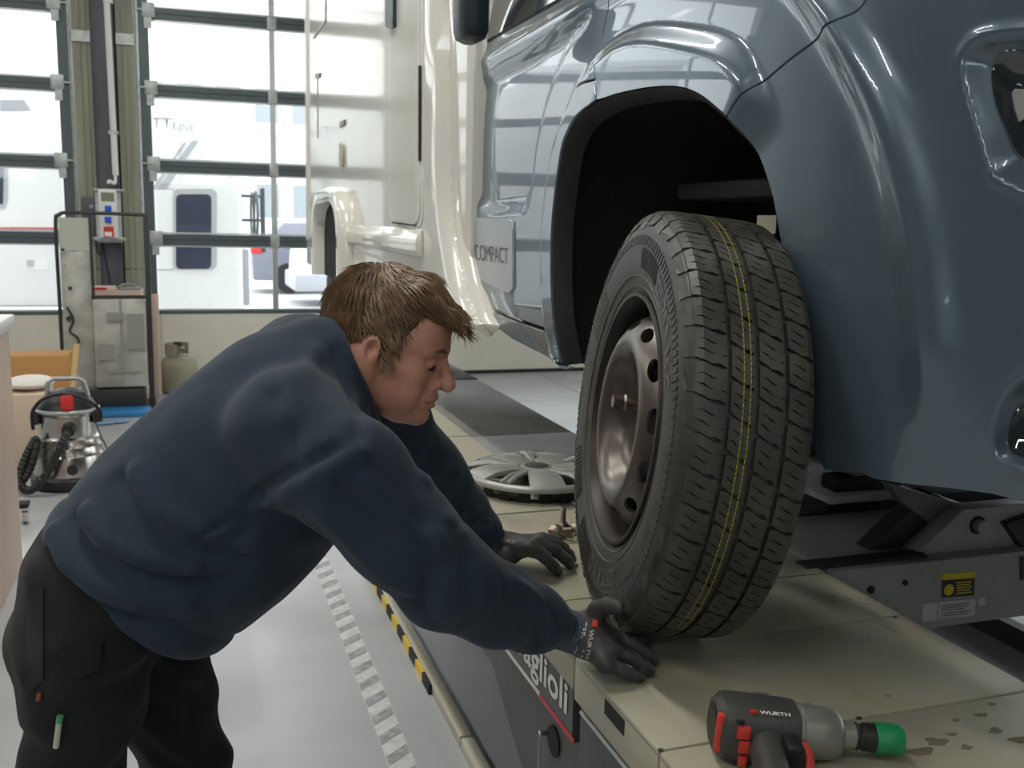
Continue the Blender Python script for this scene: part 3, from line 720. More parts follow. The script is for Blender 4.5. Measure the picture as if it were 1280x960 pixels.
def panel(name, poly, material, parent, sfn=surf, step=0.022, inset=0.0022, thick=0.018, rnd=0.0, off=0.0, cuts=None, rline=None):
    poly = poly_inset(np.array(poly), inset)
    bm = bmesh.new(); bm.faces.new([bm.verts.new((p[0], p[1], 0)) for p in poly])
    lo, hi = poly.min(0), poly.max(0)
    for ax in (0, 1):
        cl = np.arange(math.floor(lo[ax]/step)*step+step*0.513, hi[ax], step) if cuts is None else cuts[ax]
        for c in cl:
            nrm = (1, 0, 0) if ax == 0 else (0, 1, 0); co = (c, 0, 0) if ax == 0 else (0, c, 0)
            bmesh.ops.bisect_plane(bm, geom=bm.verts[:]+bm.edges[:]+bm.faces[:], plane_co=co, plane_no=nrm, dist=1e-7)
    bmesh.ops.triangulate(bm, faces=bm.faces[:]); bm.verts.ensure_lookup_table(); bm.verts.index_update()
    P = np.array([v.co[:2] for v in bm.verts]); T = [[v.index for v in f.verts] for f in bm.faces]
    bd = [(e.verts[0].index, e.verts[1].index) for e in bm.edges if len(e.link_faces) == 1]; bm.free()
    ex = None
    if rnd > 0:
        def ex(Q):
            d = np.minimum(pdist(Q, poly) if rline is None else pdist(Q, rline, False), rnd)/rnd; return -(0.62*rnd if rline is None else 0.045)*(1-d)**2
    V = sfn(P, off, ex); e = 0.006
    du = sfn(P+[e, 0], off, ex)-sfn(P-[e, 0], off, ex); dz = sfn(P+[0, e], off, ex)-sfn(P-[0, e], off, ex)
    N = np.cross(du, dz); N /= np.linalg.norm(N, axis=1)[:, None]
    N[np.einsum('ij,ij->i', N, CAM-V) < 0] *= 1.0
    if N[:, 0].mean() > 0: N = -N
    # orient faces with the normals
    T2 = []
    for a, b, c in T:
        fn = np.cross(V[b]-V[a], V[c]-V[a]); T2.append([a, b, c] if fn@N[a] > 0 else [a, c, b])
    used = sorted({i for ed in bd for i in ed}); n0 = len(V); mp = {i: n0+k for k, i in enumerate(used)}; n1 = len(used)
    back = V[used]-N[used]*thick
    VV = np.concatenate([V, V[used], back]); edge_n = {i: np.zeros(3) for i in used}; faces = list(T2)
    cen = {}
    for f in T2:
        for i in range(3):
            k = (f[i], f[(i+1) % 3]); cen[k] = f
    for a, b in bd:
        if (a, b) not in cen: a, b = b, a
        faces.append([mp[b], mp[a], mp[a]+n1, mp[b]+n1])
        sn = np.cross(V[a]-V[b], -N[a]); sn /= np.linalg.norm(sn)+1e-9; edge_n[a] += sn; edge_n[b] += sn
    EN = np.array([edge_n[i]/(np.linalg.norm(edge_n[i])+1e-9) for i in used])
    c3 = V.mean(0)
    E1 = EN*0.6+N[used]*0.6; E1 /= np.linalg.norm(E1, axis=1)[:, None]
    NN = np.concatenate([N, E1, EN])
    me = bpy.data.meshes.new(name); me.from_pydata(VV.tolist(), [], faces); me.update()
    me.polygons.foreach_set('use_smooth', np.ones(len(me.polygons), bool))
    me.normals_split_custom_set_from_vertices(NN.tolist())
    return mesh_obj(name, me, material, parent)

def P_(pts, n=5): return catmull(uzs(pts), n)
def cat(*a): return np.concatenate([np.atleast_2d(x) for x in a])
GAP_BUMPER = P_([(921.5, 148), (933, 128), (950.6, 106.6), (989, 73), (1030, 44), (1062, 22), (1075, 11), (1088, -8), (1112, -45)])
GAP_DOOR_F = P_([(770, -45), (763, 0), (756, 30), (753.5, 48), (754, 75), (755.5, 99)])
GAP_DOOR_L = P_([(755.5, 99), (733, 107), (713, 131), (699, 160), (689, 194), (683, 252), (679, 339), (680, 410)])
def a_seg(i0, i1): return A_IN[i0*6:i1*6+1]
UE = CU[-1]; 
# fender
fender = cat(GAP_DOOR_F, uzs([(757, 126)]), a_seg(7, 12), GAP_BUMPER[1:])
panel('front_wing', fender, m_paint, mh, step=0.0065)
# wheel arch trim behind the wheel
trim = cat(GAP_DOOR_L[::1], uzs([(688, 438), (700, 455)]), A_IN[:7*6+1])
trim = cat(GAP_DOOR_L, uzs([(690, 440)]), A_IN[0:7*6-2], uzs([(757, 126)]))
panel('wheel_arch_trim', trim, m_paint, mh, step=0.011, inset=0.005)
# cab door with window
door = cat(GAP_DOOR_F[:-1], GAP_DOOR_L, uzs([(650, 399.5), (617, 386), (607, 362), (600, 352)]), P_([(597, 345), (587, 297), (580, 239), (578, 144), (580, 96), (576, 62), (574, 0), (573, -45)]))
panel('cab_door', door, m_paint, mh, step=0.010)
sill = uzs([(617, 390), (650, 403.5), (681, 414), (690, 442), (704, 459), (712, 462), (690, 450), (640, 424), (611, 402)])
panel('sill', sill, m_paint, mh, step=0.03)
# bumper and nose corner, carried on round the front
b_end_top = np.array([UE-0.02, GAP_BUMPER[-1][1]]); bot = uzs([(1280, 629), (1240, 619), (1190, 612), (1130, 606), (1092, 600), (1075, 592), (1050, 592)])
bumper = cat(a_seg(12, 20)[::-1], GAP_BUMPER[1:], b_end_top, np.array([UE-0.02, bot[0][1]-0.02]), bot)
bumper = cat(GAP_BUMPER[::-1], a_seg(12, 20)[1:], bot[::-1], np.array([UE-0.02, bot[0][1]-0.02]), b_end_top)
panel('front_bumper', bumper, m_paint, mh, cuts=(np.concatenate([np.arange(CU[np.argmin(abs(CY-1.6))], CU[np.argmin(abs(CX-1.25))], 0.0065), np.arange(CU[np.argmin(abs(CX-1.25))], UE, 0.04)]), np.arange(1.1, 2.0, 0.008)))
# bonnet / windscreen base above the visible band
up = cat(GAP_BUMPER[-1], GAP_DOOR_F[0], np.array([GAP_DOOR_F[0][0], 2.35]), np.array([UE-0.02, 2.35]), b_end_top)
panel('bonnet', up, m_paint, mh, step=0.06)
panel('door_upper', cat(GAP_DOOR_F[0], np.array([pix_uz(573, -45)[0], pix_uz(573, -45)[1]]), np.array([pix_uz(573, -45)[0], 2.6]), np.array([GAP_DOOR_F[0][0]-0.5, 2.6])), m_carglass, mh, step=0.08)
# side window with black seal
win = uzs([(588, 60), (610, 50), (650, 27), (700, -2), (757, -44), (586, -44)])
panel('window_seal', poly_inset(win, -0.008), m_gap, mh, off=0.0015, step=0.05, thick=0.004, inset=0)
panel('side_window', win, m_carglass, mh, off=0.004, step=0.05, thick=0.004, inset=0)
# door handle recess line and long shadow gap above the door foot
# name plate on the door foot
plate = uzs([(589, 272), (637, 273), (642.5, 277), (643, 360), (638, 366), (632, 364), (608, 353), (602, 348)])
o = panel('name_plate', plate, m_silver, mh, sfn=surf_flat, off=0.002, step=0.05, thick=0.006, inset=0)
decal_text('plate_lettering', 'COMPACT', lambda s, t: surf_flat(pix_uz(*bilin([(597.5, 325), (638, 330), (637.5, 310), (595, 305)], s, t))[None], 0.0035)[0], m_dark, o, bold=-0.004)
# fuel-gap style trims: lamp lens and fog lamp lens set back in their bowls
inner = catmull(uzs([(1300, 66), (1260, 62), (1240, 72), (1236, 90), (1242, 125), (1258, 165), (1272, 192), (1300, 206)]), 4)
inner = cat(inner, np.array([inner[-1][0]+0.42, inner[-1][1]]), np.array([inner[-1][0]+0.42, inner[0][1]]))
hl = panel('headlamp', inner, m_carglass, mh, off=0.004, step=0.05, thick=0.01, inset=0)
panel('headlamp_strip', catmull(uzs([(1262, 112), (1272, 108), (1300, 108), (1300, 140), (1283, 138), (1272, 150)]), 2, closed=True), m_lgrey, hl, off=0.009, step=0.04, thick=0.004, inset=0)
fin = catmull(uzs([(1300, 505), (1275, 515), (1264, 535), (1262, 560), (1275, 572), (1300, 576)]), 4)
fin = cat(fin, np.array([fin[-1][0]+0.12, fin[-1][1]]), np.array([fin[-1][0]+0.12, fin[0][1]]))
panel('fog_lamp', fin, m_carglass, mh, off=0.004, step=0.05, thick=0.01, inset=0)

# dark shell behind the panels so that gaps read black
shell = cat(np.array([0.1, 2.3]), np.array([0.1, 1.30]), uzs([(640, 400), (690, 440)]), poly_inset(A_IN, 0)[0:], bot[::-1][2:], np.array([UE-0.05, bot[0][1]]), np.array([UE-0.05, 2.3]))
panel('inner_shell', shell, m_gap, mh, off=-0.022, step=0.05, thick=0.005, inset=0.004)
# wheel arch lip and liner: arch outline carried inwards
AI = surf(A_IN, -0.004)
cen = AI.mean(0)
def arch_ring(dx, sc):
    R = AI.copy(); R[:, 0] += dx
    c = np.array([0, 1.83, 1.30]); R[:, 1] = c[1]+(R[:, 1]-c[1])*sc; R[:, 2] = c[2]+(R[:, 2]-c[2])*(sc if True else 1); return R
rings = [arch_ring(0.0, 1.0), arch_ring(0.012, 0.975), arch_ring(0.045, 0.955), arch_ring(0.06, 1.0), arch_ring(0.25, 1.03), arch_ring(0.55, 1.0)]
b = MB(); vs = [[b.bm.verts.new(p) for p in R] for R in rings]
for i in range(len(vs)-1):
    for k in range(len(vs[0])-1): b.bm.faces.new((vs[i][k], vs[i][k+1], vs[i+1][k+1], vs[i+1][k]))
b.bm.faces.new(vs[-1])
b.build('wheel_arch_liner', m_liner, mh, smooth=True, angle=1.0)
# suspension inside the arch
MB().cyl((1.30, 1.83, 1.15), (1.34, 1.86, 1.80), 0.032, seg=16).build('damper', m_black, mh, smooth=True)
MB().tube([(1.31+0.065*math.cos(a*0.5), 1.84+0.065*math.sin(a*0.5), 1.30+a*0.0045) for a in range(90)], 0.007, 6).build('spring', m_black, mh, smooth=True)
MB().box(1.12, 1.42, 1.30, 1.34, 1.50, 1.56).build('inner_crossmember', m_liner, mh, bevel=0.008)
MB().box(1.10, 1.40, 1.45, 2.1, 1.56, 1.60).build('liner_ledge', m_liner, mh, bevel=0.01)
MB().cyl((1.06, 1.83, 1.17), (1.085, 1.83, 1.17), 0.14, seg=40).build('brake_disc', mat('brake_disc', (0.12, 0.1, 0.09), 0.5, metal=0.7), mh, smooth=True)
MB().cyl((1.00, 1.83, 1.17), (1.30, 1.83, 1.17), 0.05, seg=24).build('hub', m_dark, mh, smooth=True)
p = at_x(962, 284, 1.05); MB().box(1.05, 1.052, p[1]-0.02, p[1]+0.045, p[2]-0.012, p[2]+0.022).build('paper_tag', mat('paper_tag', (0.6, 0.58, 0.45), 0.7), mh)
# underbody
MB().box(1.16, 2.9, 1.1, 6.5, 1.19, 1.30).build('underbody', m_gap, mh)
MB().box(1.45, 2.5, 1.0, 3.2, 1.30, 2.2).build('engine_block', m_gap, mh)
# other side and nose of the cab, roof: closed volume for any other view
MB().prism([(3.02, 3.2, 1.2), (3.02, 1.2, 1.2), (3.02, 1.0, 1.8), (3.02, 1.4, 2.1), (3.02, 2.2, 2.75), (3.02, 3.2, 2.8)], (-0.05, 0, 0)).build('cab_side', m_paint, mh)
MB().prism([(1.02, 1.42, 2.12), (2.95, 1.42, 2.12), (2.9, 2.2, 2.78), (1.1, 2.2, 2.78)], (0, -0.01, 0.01)).build('windscreen', m_carglass, mh)
MB().box(1.05, 2.95, 2.2, 3.2, 2.74, 2.8).build('cab_roof', m_bodyw, mh)
# wing mirror
mp_ = at_y(588, 10, 2.55)
MB().box(mp_[0]-0.035, mp_[0]+0.045, 2.50, 2.62, mp_[2]-0.085, mp_[2]+0.25).build('wing_mirror', m_dkblue, mh, bevel=0.03)
MB().tube([(mp_[0]+0.02, 2.55, mp_[2]+0.2), (0.93, 2.45, mp_[2]+0.22)], 0.025, 10).build('mirror_arm', m_dkblue, mh, smooth=True)

# ------------------------------------------------------------------ white living body
XB = 0.79
def bsurf(P, off=0.0, ex=None):
    D = np.full(len(P), off, float)
    if ex is not None: D = D+ex(P)
    return np.stack([XB-D, P[:, 0], P[:, 1]], 1)
def xb(px, py, X=XB): p = at_x(px, py, X); return np.array([p[1], p[2]])
front_edge = catmull([xb(*p, 0.872) for p in [(572, -60), (574, 0), (576.5, 62), (578.5, 144), (580.5, 239), (587, 297), (598, 350), (611, 388), (619, 405)]], 24)
floor_z = 1.195
bodypoly = cat(front_edge, np.array([2.80, floor_z]), np.array([4.86, floor_z]), np.array([6.76, floor_z]), np.array([6.76, 3.5]), np.array([3.0, 3.5]))
bw = panel('living_body_side', bodypoly, m_bodyw, mh, sfn=bsurf, inset=0, rnd=0.075, rline=front_edge, thick=0.06, cuts=(np.concatenate([np.arange(2.5, 3.2, 0.011), np.arange(3.25, 6.65, 0.12), np.arange(6.69, 6.76, 0.012)]), np.concatenate([np.arange(1.2, 1.27, 0.012), np.arange(1.28, 2.3, 0.014), np.arange(2.32, 3.5, 0.06)])))
MB().box(XB+0.06, 3.02, 3.0, 6.70, 1.2, 3.55).build('living_body', m_bodyw, mh, bevel=0.05)
def bpan(name, pts_px, material, off, th=0.01, rnd=0.0, n=1, closed=True, par=mh):
    pts = np.array([xb(*p) for p in pts_px])
    if n > 1: pts = catmull(pts, n, closed=True)
    return panel(name, pts, material, par, sfn=bsurf, step=0.12, inset=0, rnd=rnd, thick=th, off=off)
# tall garage flap with rounded corners, outlined by a seal
def flap(px_rect, r):
    (x0, y0), (x1, y1), = px_rect
    return rrect(x0, y0, x1, y1, r, 4)
fo = [(488, -60), (529.5, -60), (529.5, 268), (527.5, 280), (521, 288), (497, 279), (490, 272), (488, 262)]
bpan('garage_flap_seal', fo, m_bodyw2, 0.004, 0.006)
o = bpan('garage_flap', [(490.5, -60), (527.3, -60), (527.3, 266), (525, 276), (519, 282.5), (499, 275.5), (492.5, 269), (490.5, 258)], m_bodyw, 0.009, 0.008)
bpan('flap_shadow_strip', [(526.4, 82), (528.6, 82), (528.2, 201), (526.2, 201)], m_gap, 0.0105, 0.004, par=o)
bpan('flap_foot_line', [(493, 277.5), (522, 281), (522, 282.6), (493, 279.2)], m_gap, 0.0105, 0.004, par=o)
bpan('door_handle', rrect(488.5, -30, 498.5, 36, 4, 3), m_dkblue, 0.03, 0.03, rnd=0.012)
bpan('handle_base', [(492, -30), (505, -30), (504, 18), (500, 33), (492, 37)], m_lgrey, 0.006, 0.006)
# locks, hinge clips, window edge
for k, q in enumerate(([(426.5, 152), (432, 149.5), (431, 157), (426, 160)], [(396, 92), (401, 91), (400, 97), (395, 98)])):
    bpan('lock', q, m_lgrey, 0.008, 0.008)
bpan('hinge_clip', [(427, 178), (430.5, 182), (431, 205), (429, 209), (426, 206)], m_beige, 0.012, 0.012)
bpan('hatch_edge', [(396.8, 98), (397.6, 98), (397.8, 172), (397.0, 172)], m_lgrey, 0.003, 0.003)
bpan('rear_corner_trim', [(382.6, -60), (384.3, -60), (386.4, 300), (384.8, 300)], m_bodyw2, 0.012, 0.012)
bpan('window_frame_edge', [(406.5, -60), (408, -60), (408, 26), (393, 49), (391, 48), (406.5, 25)], m_lgrey, 0.004, 0.004)
bpan('vent_grille', rrect(401, 253, 405.5, 276, 1.5, 2), m_bodyw2, 0.006, 0.006)
for k in range(6): bpan('vent_slot', [(401.4, 255.5+k*3.4), (405.2, 255.7+k*3.4), (405.2, 256.7+k*3.4), (401.4, 256.5+k*3.4)], m_lgrey, 0.007, 0.002)
o = bpan('side_marker_lamp', rrect(394.3, 310, 399.5, 316, 1.5, 2), mat('marker_orange', (0.85, 0.22, 0.02), 0.3), 0.012, 0.012)
# skirt ledge: pressed ridge along the lower side
a1 = xb(434, 287); a2 = xb(529, 299)
MB().prism([(XB, a1[0], a1[1]+0.03), (XB-0.028, a1[0], a1[1]-0.01), (XB-0.028, a1[0], a1[1]-0.055), (XB, a1[0], a1[1]-0.075)], (0, a2[0]-a1[0], 0.0)).build('skirt_ledge', m_bodyw, mh, bevel=0.006)
c1 = xb(434, 308); c2 = xb(500, 328)
MB().prism([(XB-0.001, c1[0], c1[1]), (XB-0.004, c1[0], c1[1]), (XB-0.004, c1[0], c1[1]-0.012), (XB-0.001, c1[0], c1[1]-0.012)], (0, c2[0]-c1[0], c2[1]-c1[1])).build('skirt_seam', m_bodyw2, mh)
# rear wheel arch spat
YA_ = 5.42; zt = 1.665
def archpts(rx, rz, zb, n=22):
    out = [(YA_+rx, zb)]
    for k in range(n+1):
        a = PI*k/n; c, s = math.cos(a), math.sin(a)
        out.append((YA_+rx*math.copysign(abs(c)**0.62, c), 1.30+rz*abs(s)**0.62))
    out.append((YA_-rx, zb)); return out
oo, ii = archpts(0.56, zt-1.30, 1.17), archpts(0.45, zt-1.30-0.085, 1.17)
b = MB(); prof = [(0.0, 0.0), (0.05, 0.02), (0.068, 0.2), (0.068, 0.8), (0.05, 1.0), (-0.12, 1.0)]
vs = []
for dx, t in prof: vs.append([b.bm.verts.new((XB-dx, A[0]*(1-t)+Bq[0]*t, A[1]*(1-t)+Bq[1]*t)) for A, Bq in zip(oo, ii)])
for i in range(len(vs)-1):
    for k in range(len(oo)-1): b.bm.faces.new((vs[i][k], vs[i][k+1], vs[i+1][k+1], vs[i+1][k]))
b.build('rear_wheel_arch', m_bodyw, mh, smooth=True, angle=0.9)
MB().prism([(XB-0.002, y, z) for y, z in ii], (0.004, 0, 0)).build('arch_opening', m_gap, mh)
MB().lathe([(0.16, -0.09), (0.30, -0.1), (0.345, -0.07), (0.35, 0.0), (0.345, 0.07), (0.30, 0.1), (0.16, 0.09)], 40, Matrix.Translation((XB+0.10, YA_-0.12, PZ+0.39)) @ Matrix.Rotation(PI/2, 4, 'Y'), closed=True).build('rear_tyre', m_black, mh, smooth=True)
MB().cyl((XB-0.0, YA_-0.12, PZ+0.39), (XB+0.1, YA_-0.12, PZ+0.39), 0.17, seg=32).build('rear_rim', m_galv, mh, smooth=True)
MB().box(XB+0.02, XB+0.05, 4.72, 4.84, 1.02, 1.22).build('mud_flap', m_galv, mh, bevel=0.004)
# ------------------------------------------------------------------ loose front wheel
WR = 0.3566; BE, LE = 0.1911, 0.1028
WC = np.array([0.7944, 1.4846, PZ+WR*math.cos(LE)+0.08*math.sin(LE)+0.001])
wn_ = np.array([-math.cos(BE)*math.cos(LE), math.sin(BE)*math.cos(LE), math.sin(LE)])      # axle, pointing outwards
wd_ = np.array([math.sin(BE), math.cos(BE), 0.0]); wu_ = np.cross(wd_, wn_); wu_ = wu_*np.sign(wu_[2])
if np.dot(np.cross(wd_, wu_), wn_) < 0: wd_ = -wd_
WM = Matrix(((wd_[0], wu_[0], wn_[0], WC[0]), (wd_[1], wu_[1], wn_[1], WC[1]), (wd_[2], wu_[2], wn_[2], WC[2]), (0, 0, 0, 1)))
m_tyre = mat('tyre_rubber', (0.040, 0.040, 0.037), 0.5, col2=(0.060, 0.058, 0.052), nscale=18, bump=0.08, bscale=300)
m_tread = mat('tread_rubber', (0.038, 0.038, 0.033), 0.42, col2=(0.062, 0.060, 0.047), nscale=25, namt=0.8)
m_groove = mat('tread_groove', (0.006, 0.006, 0.006), 0.8)
m_tyl = mat('tread_yellow_line', (0.42, 0.40, 0.02), 0.6)
m_rim = mat('steel_rim_paint', (0.17, 0.15, 0.132), 0.34, metal=0.6, col2=(0.12, 0.10, 0.09), nscale=10)
m_rimdk = mat('rim_barrel', (0.035, 0.028, 0.025), 0.45, metal=0.3)
m_bolt = mat('bolt_steel', (0.32, 0.29, 0.25), 0.4, metal=0.9, col2=(0.2, 0.15, 0.11), nscale=40)
wh = thing('road_wheel', 'black winter tyre on a brown steel rim standing on the lift runway', 'wheel', (WC[0], WC[1], PZ))
prof = [(0.2115, 0.0865), (0.217, 0.0895), (0.229, 0.0930), (0.252, 0.0990), (0.285, 0.1026), (0.312, 0.1000), (0.330, 0.0940), (0.340, 0.0880), (0.3465, 0.0800), (0.3480, 0.055), (0.3490, 0.0)]
prof = prof+[(r, -a) for r, a in prof[:-1][::-1]]+[(0.205, -0.07), (0.205, 0.07)]
carc = MB().lathe(prof, 128, WM, closed=True).build('tyre_carcass', m_tyre, wh, smooth=True, angle=1.2)
def polar(a, r, h): return WM @ Vector((r*math.cos(a), r*math.sin(a), h))
# tread: ribs of blocks with narrow sipes
NP = 44
def crown(h): return WR-0.0002-0.55*max(0.0, abs(h)-0.050)**2*6.0
ribs = [(0.044, 0.087, 0.30, 3), (0.004, 0.037, 0.45, 3), (-0.040, -0.004, 0.45, 3), (-0.087, -0.047, 0.30, 3)]
for ri, (h0, h1, slant, ns) in enumerate(ribs):
    b = MB(); pitch = 2*PI/NP
    for k in range(NP):
        ph = k*pitch+(0.5*pitch if ri in (1, 3) else 0)
        gap_w = 0.0048/WR; sip = 0.0013/WR
        sub = (pitch-gap_w)/ns
        for j in range(ns):
            a0 = ph+j*sub; a1 = a0+sub-(sip if j < ns-1 else 0)
            m = 4; top = []; bot_ = []
            for e in range(m+1):
                h = h0+(h1-h0)*e/m
                sk = slant*(h-(h0+h1)/2)/WR*(1 if ri < 2 else 1)+0.0022/WR*math.sin(e*2.1+j)
                rr = crown(h)
                if abs(h) > 0.080: rr -= 0.004
                top.append((polar(a0+sk, rr, h), polar(a1+sk, rr, h))); bot_.append((polar(a0+sk, rr-0.0085, h), polar(a1+sk, rr-0.0085, h)))
            tv = [(b.bm.verts.new(p), b.bm.verts.new(q)) for p, q in top]; bv = [(b.bm.verts.new(p), b.bm.verts.new(q)) for p, q in bot_]
            for e in range(m):
                b.bm.faces.new((tv[e][0], tv[e][1], tv[e+1][1], tv[e+1][0]))
                b.bm.faces.new((tv[e][0], tv[e+1][0], bv[e+1][0], bv[e][0])); b.bm.faces.new((tv[e][1], bv[e][1], bv[e+1][1], tv[e+1][1]))
            b.bm.faces.new((tv[0][0], bv[0][0], bv[0][1], tv[0][1])); b.bm.faces.new((tv[m][0], tv[m][1], bv[m][1], bv[m][0]))
    o = b.build('tread_rib', m_tread, wh); o['kind'] = 'stuff'
    if ri == 1:     # yellow marking lines on this rib
        for hh in (0.0195, 0.0095):
            bb = MB()
            for k in range(NP*6):
                a0 = k*2*PI/(NP*6); a1 = a0+2*PI/(NP*6)*0.78; r = crown(hh)+0.0004
                bb.quad([polar(a0, r, hh-0.0007), polar(a1, r, hh-0.0007), polar(a1, r, hh+0.0007), polar(a0, r, hh+0.0007)])
            bb.build('yellow_line', m_tyl, wh)
# shoulder lugs: zig-zag blocks reaching down the sidewall
b = MB()
for k in range(NP):
    a0 = k*2*PI/NP+0.019; a1 = a0+2*PI/NP*0.80; long_ = 0.324 if k % 2 else 0.330; am = (a0+a1)/2
    sec = [(0.3455, 0.0805), (0.3405, 0.0880), (0.334, 0.0928), (long_, 0.0966)]
    ou = [(polar(a0+0.006*e, r+0.0015, h+0.0006), polar(am+0.006*e, r+0.0015-(0.003 if e == 3 else 0), h+0.0006), polar(a1+0.006*e, r+0.0015, h+0.0006)) for e, (r, h) in enumerate(sec)]
    inn = [(polar(a0+0.006*e, r-0.004, h-0.004), polar(am+0.006*e, r-0.004, h-0.004), polar(a1+0.006*e, r-0.004, h-0.004)) for e, (r, h) in enumerate(sec)]
    V = [[b.bm.verts.new(p) for p in t] for t in ou]; W = [[b.bm.verts.new(p) for p in t] for t in inn]
    for e in range(3):
        for q in (0, 1): b.bm.faces.new((V[e][q], V[e][q+1], V[e+1][q+1], V[e+1][q]))
        b.bm.faces.new((V[e][0], V[e+1][0], W[e+1][0], W[e][0])); b.bm.faces.new((V[e][2], W[e][2], W[e+1][2], V[e+1][2]))
    for q in (0, 1): b.bm.faces.new((V[3][q], V[3][q+1], W[3][q+1], W[3][q]))
b.build('shoulder_lug_row', m_tread, wh)['kind'] = 'stuff'
# sidewall relief: rings, hatched fields and lettering
def side_h(r): return np.interp(r, [0.2115, 0.217, 0.229, 0.252, 0.285, 0.312, 0.330, 0.340], [0.0865, 0.0895, 0.0930, 0.0990, 0.1026, 0.1000, 0.0940, 0.0880])
for r in (0.2265, 0.244):
    MB().lathe([(r-0.0015, side_h(r)), (r, side_h(r)+0.0016), (r+0.0015, side_h(r))], 128, WM).build('bead_ring', m_tyre, wh, smooth=True)
b = MB()
for c0 in (1.34, 2.55, 3.75, 4.35, 5.42):
    for k in range(14):
        a = c0+(k-7)*0.028
        if c0 == 2.0 and False: continue
        r0, r1 = 0.258, 0.292
        pts = []
        for r in np.linspace(r0, r1, 5): pts.append((r, side_h(r)+0.0018))
        V = [(b.bm.verts.new(polar(a-0.0045, r, h)), b.bm.verts.new(polar(a+0.0045, r, h))) for r, h in pts]; W = [(b.bm.verts.new(polar(a-0.007, r, h-0.003)), b.bm.verts.new(polar(a+0.007, r, h-0.003))) for r, h in pts]
        for e in range(4):
            b.bm.faces.new((V[e][0], V[e][1], V[e+1][1], V[e+1][0])); b.bm.faces.new((V[e][0], V[e+1][0], W[e+1][0], W[e][0])); b.bm.faces.new((V[e][1], W[e][1], W[e+1][1], V[e+1][1]))
for k in range(150):          # fine ridges round the outer sidewall
    a = k*2*PI/150
    pts = [(r, side_h(r)+0.0013) for r in (0.296, 0.304, 0.312)]
    V = [(b.bm.verts.new(polar(a-0.009, r, h)), b.bm.verts.new(polar(a+0.009, r, h))) for r, h in pts]; W = [(b.bm.verts.new(polar(a-0.011, r, h-0.003)), b.bm.verts.new(polar(a+0.011, r, h-0.003))) for r, h in pts]
    for e in range(2):
        b.bm.faces.new((V[e][0], V[e][1], V[e+1][1], V[e+1][0])); b.bm.faces.new((V[e][0], V[e+1][0], W[e+1][0], W[e][0])); b.bm.faces.new((V[e][1], W[e][1], W[e+1][1], V[e+1][1]))
b.build('sidewall_hatching', m_tyre, wh)['kind'] = 'stuff'
m_tlet = mat('tyre_lettering', (0.15, 0.15, 0.14), 0.45)
def arc_text(txt, c, span, r0, r1, up=1, name='sidewall_lettering'):
    def mp(s, t):
        a = c-up*(s-0.5)*span; r = r0+(r1-r0)*t if up > 0 else r1-(r1-r0)*t
        return polar(a, r, side_h(r)+0.0022)
    decal_text(name, txt, mp, m_tlet, wh, bold=0.0)
arc_text('225/75 R 16 C', 0.72, 0.74, 0.258, 0.288)
arc_text('225/75 R 16 C', 4.9, 0.62, 0.256, 0.284)
# steel rim
MB().lathe([(0.2128, 0.0885), (0.2165, 0.0915), (0.2150, 0.0955), (0.2095, 0.0955), (0.2075, 0.090), (0.2035, 0.083), (0.2005, 0.070), (0.200, 0.045), (0.193, 0.035), (0.185, 0.02), (0.1835, -0.05), (0.19, -0.09), (0.2128, -0.0955), (0.217, -0.0955), (0.214, -0.088)], 96, WM).build('rim_barrel', m_rimdk, wh, smooth=True, angle=1.2)
disc = MB().lathe([(0.188, 0.030), (0.185, 0.048), (0.179, 0.064), (0.170, 0.077), (0.159, 0.088), (0.147, 0.097), (0.137, 0.1015), (0.128, 0.102), (0.120, 0.098), (0.111, 0.085), (0.102, 0.068), (0.092, 0.056), (0.080, 0.052), (0.040, 0.052), (0.034, 0.056), (0.034, 0.044), (0.080, 0.044), (0.094, 0.048), (0.106, 0.062), (0.115, 0.081), (0.122, 0.091), (0.129, 0.095), (0.136, 0.094), (0.145, 0.090), (0.156, 0.081), (0.166, 0.071), (0.174, 0.058), (0.180, 0.042), (0.184, 0.026)], 96, None, closed=True).build('rim_disc', m_rim, wh, smooth=True, angle=1.0)
cut = MB()
for k in range(12):
    a = k*PI/6+0.17; M = Matrix.Rotation(a, 4, 'Z') @ Matrix.Translation((0.158, 0, 0.082)) @ Matrix.Rotation(math.radians(38), 4, 'Y') @ Matrix.Diagonal((0.68, 1.15, 1.0, 1))
    c_ = bmesh.ops.create_cone(cut.bm, cap_ends=True, segments=20, radius1=0.0185, radius2=0.0185, depth=0.1, matrix=M)
for k in range(5):
    a = k*2*PI/5+0.3; bmesh.ops.create_cone(cut.bm, cap_ends=True, segments=16, radius1=0.0085, radius2=0.0085, depth=0.1, matrix=Matrix.Translation((0.059*math.cos(a), 0.059*math.sin(a), 0.05)))
co = cut.build('cutter_tmp', None); md = disc.modifiers.new('b', 'BOOLEAN'); md.object = co; md.operation = 'DIFFERENCE'; md.solver = 'EXACT'
bpy.context.view_layer.update(); apply_mods(disc); bpy.data.objects.remove(co)
bpy.context.view_layer.update()
disc.data.transform(WM); disc.parent = wh; disc.matrix_parent_inverse = Matrix.Identity(4); disc.location = -wh.location; disc.rotation_euler = (0, 0, 0); disc.scale = (1, 1, 1)
for p_ in disc.data.polygons: p_.use_smooth = True
disc.data.set_sharp_from_angle(angle=1.0)
# one wheel bolt still in its hole, sticking out
a = 2.55
for k in range(5):
    a = k*2*PI/5+0.3
    MB().lathe([(0.0085, 0.054), (0.0125, 0.054), (0.0125, 0.0515), (0.0085, 0.0515)], 18, WM @ Matrix.Translation((0.059*math.cos(a), 0.059*math.sin(a), 0)), closed=True).build('bolt_seat', m_bolt, wh)
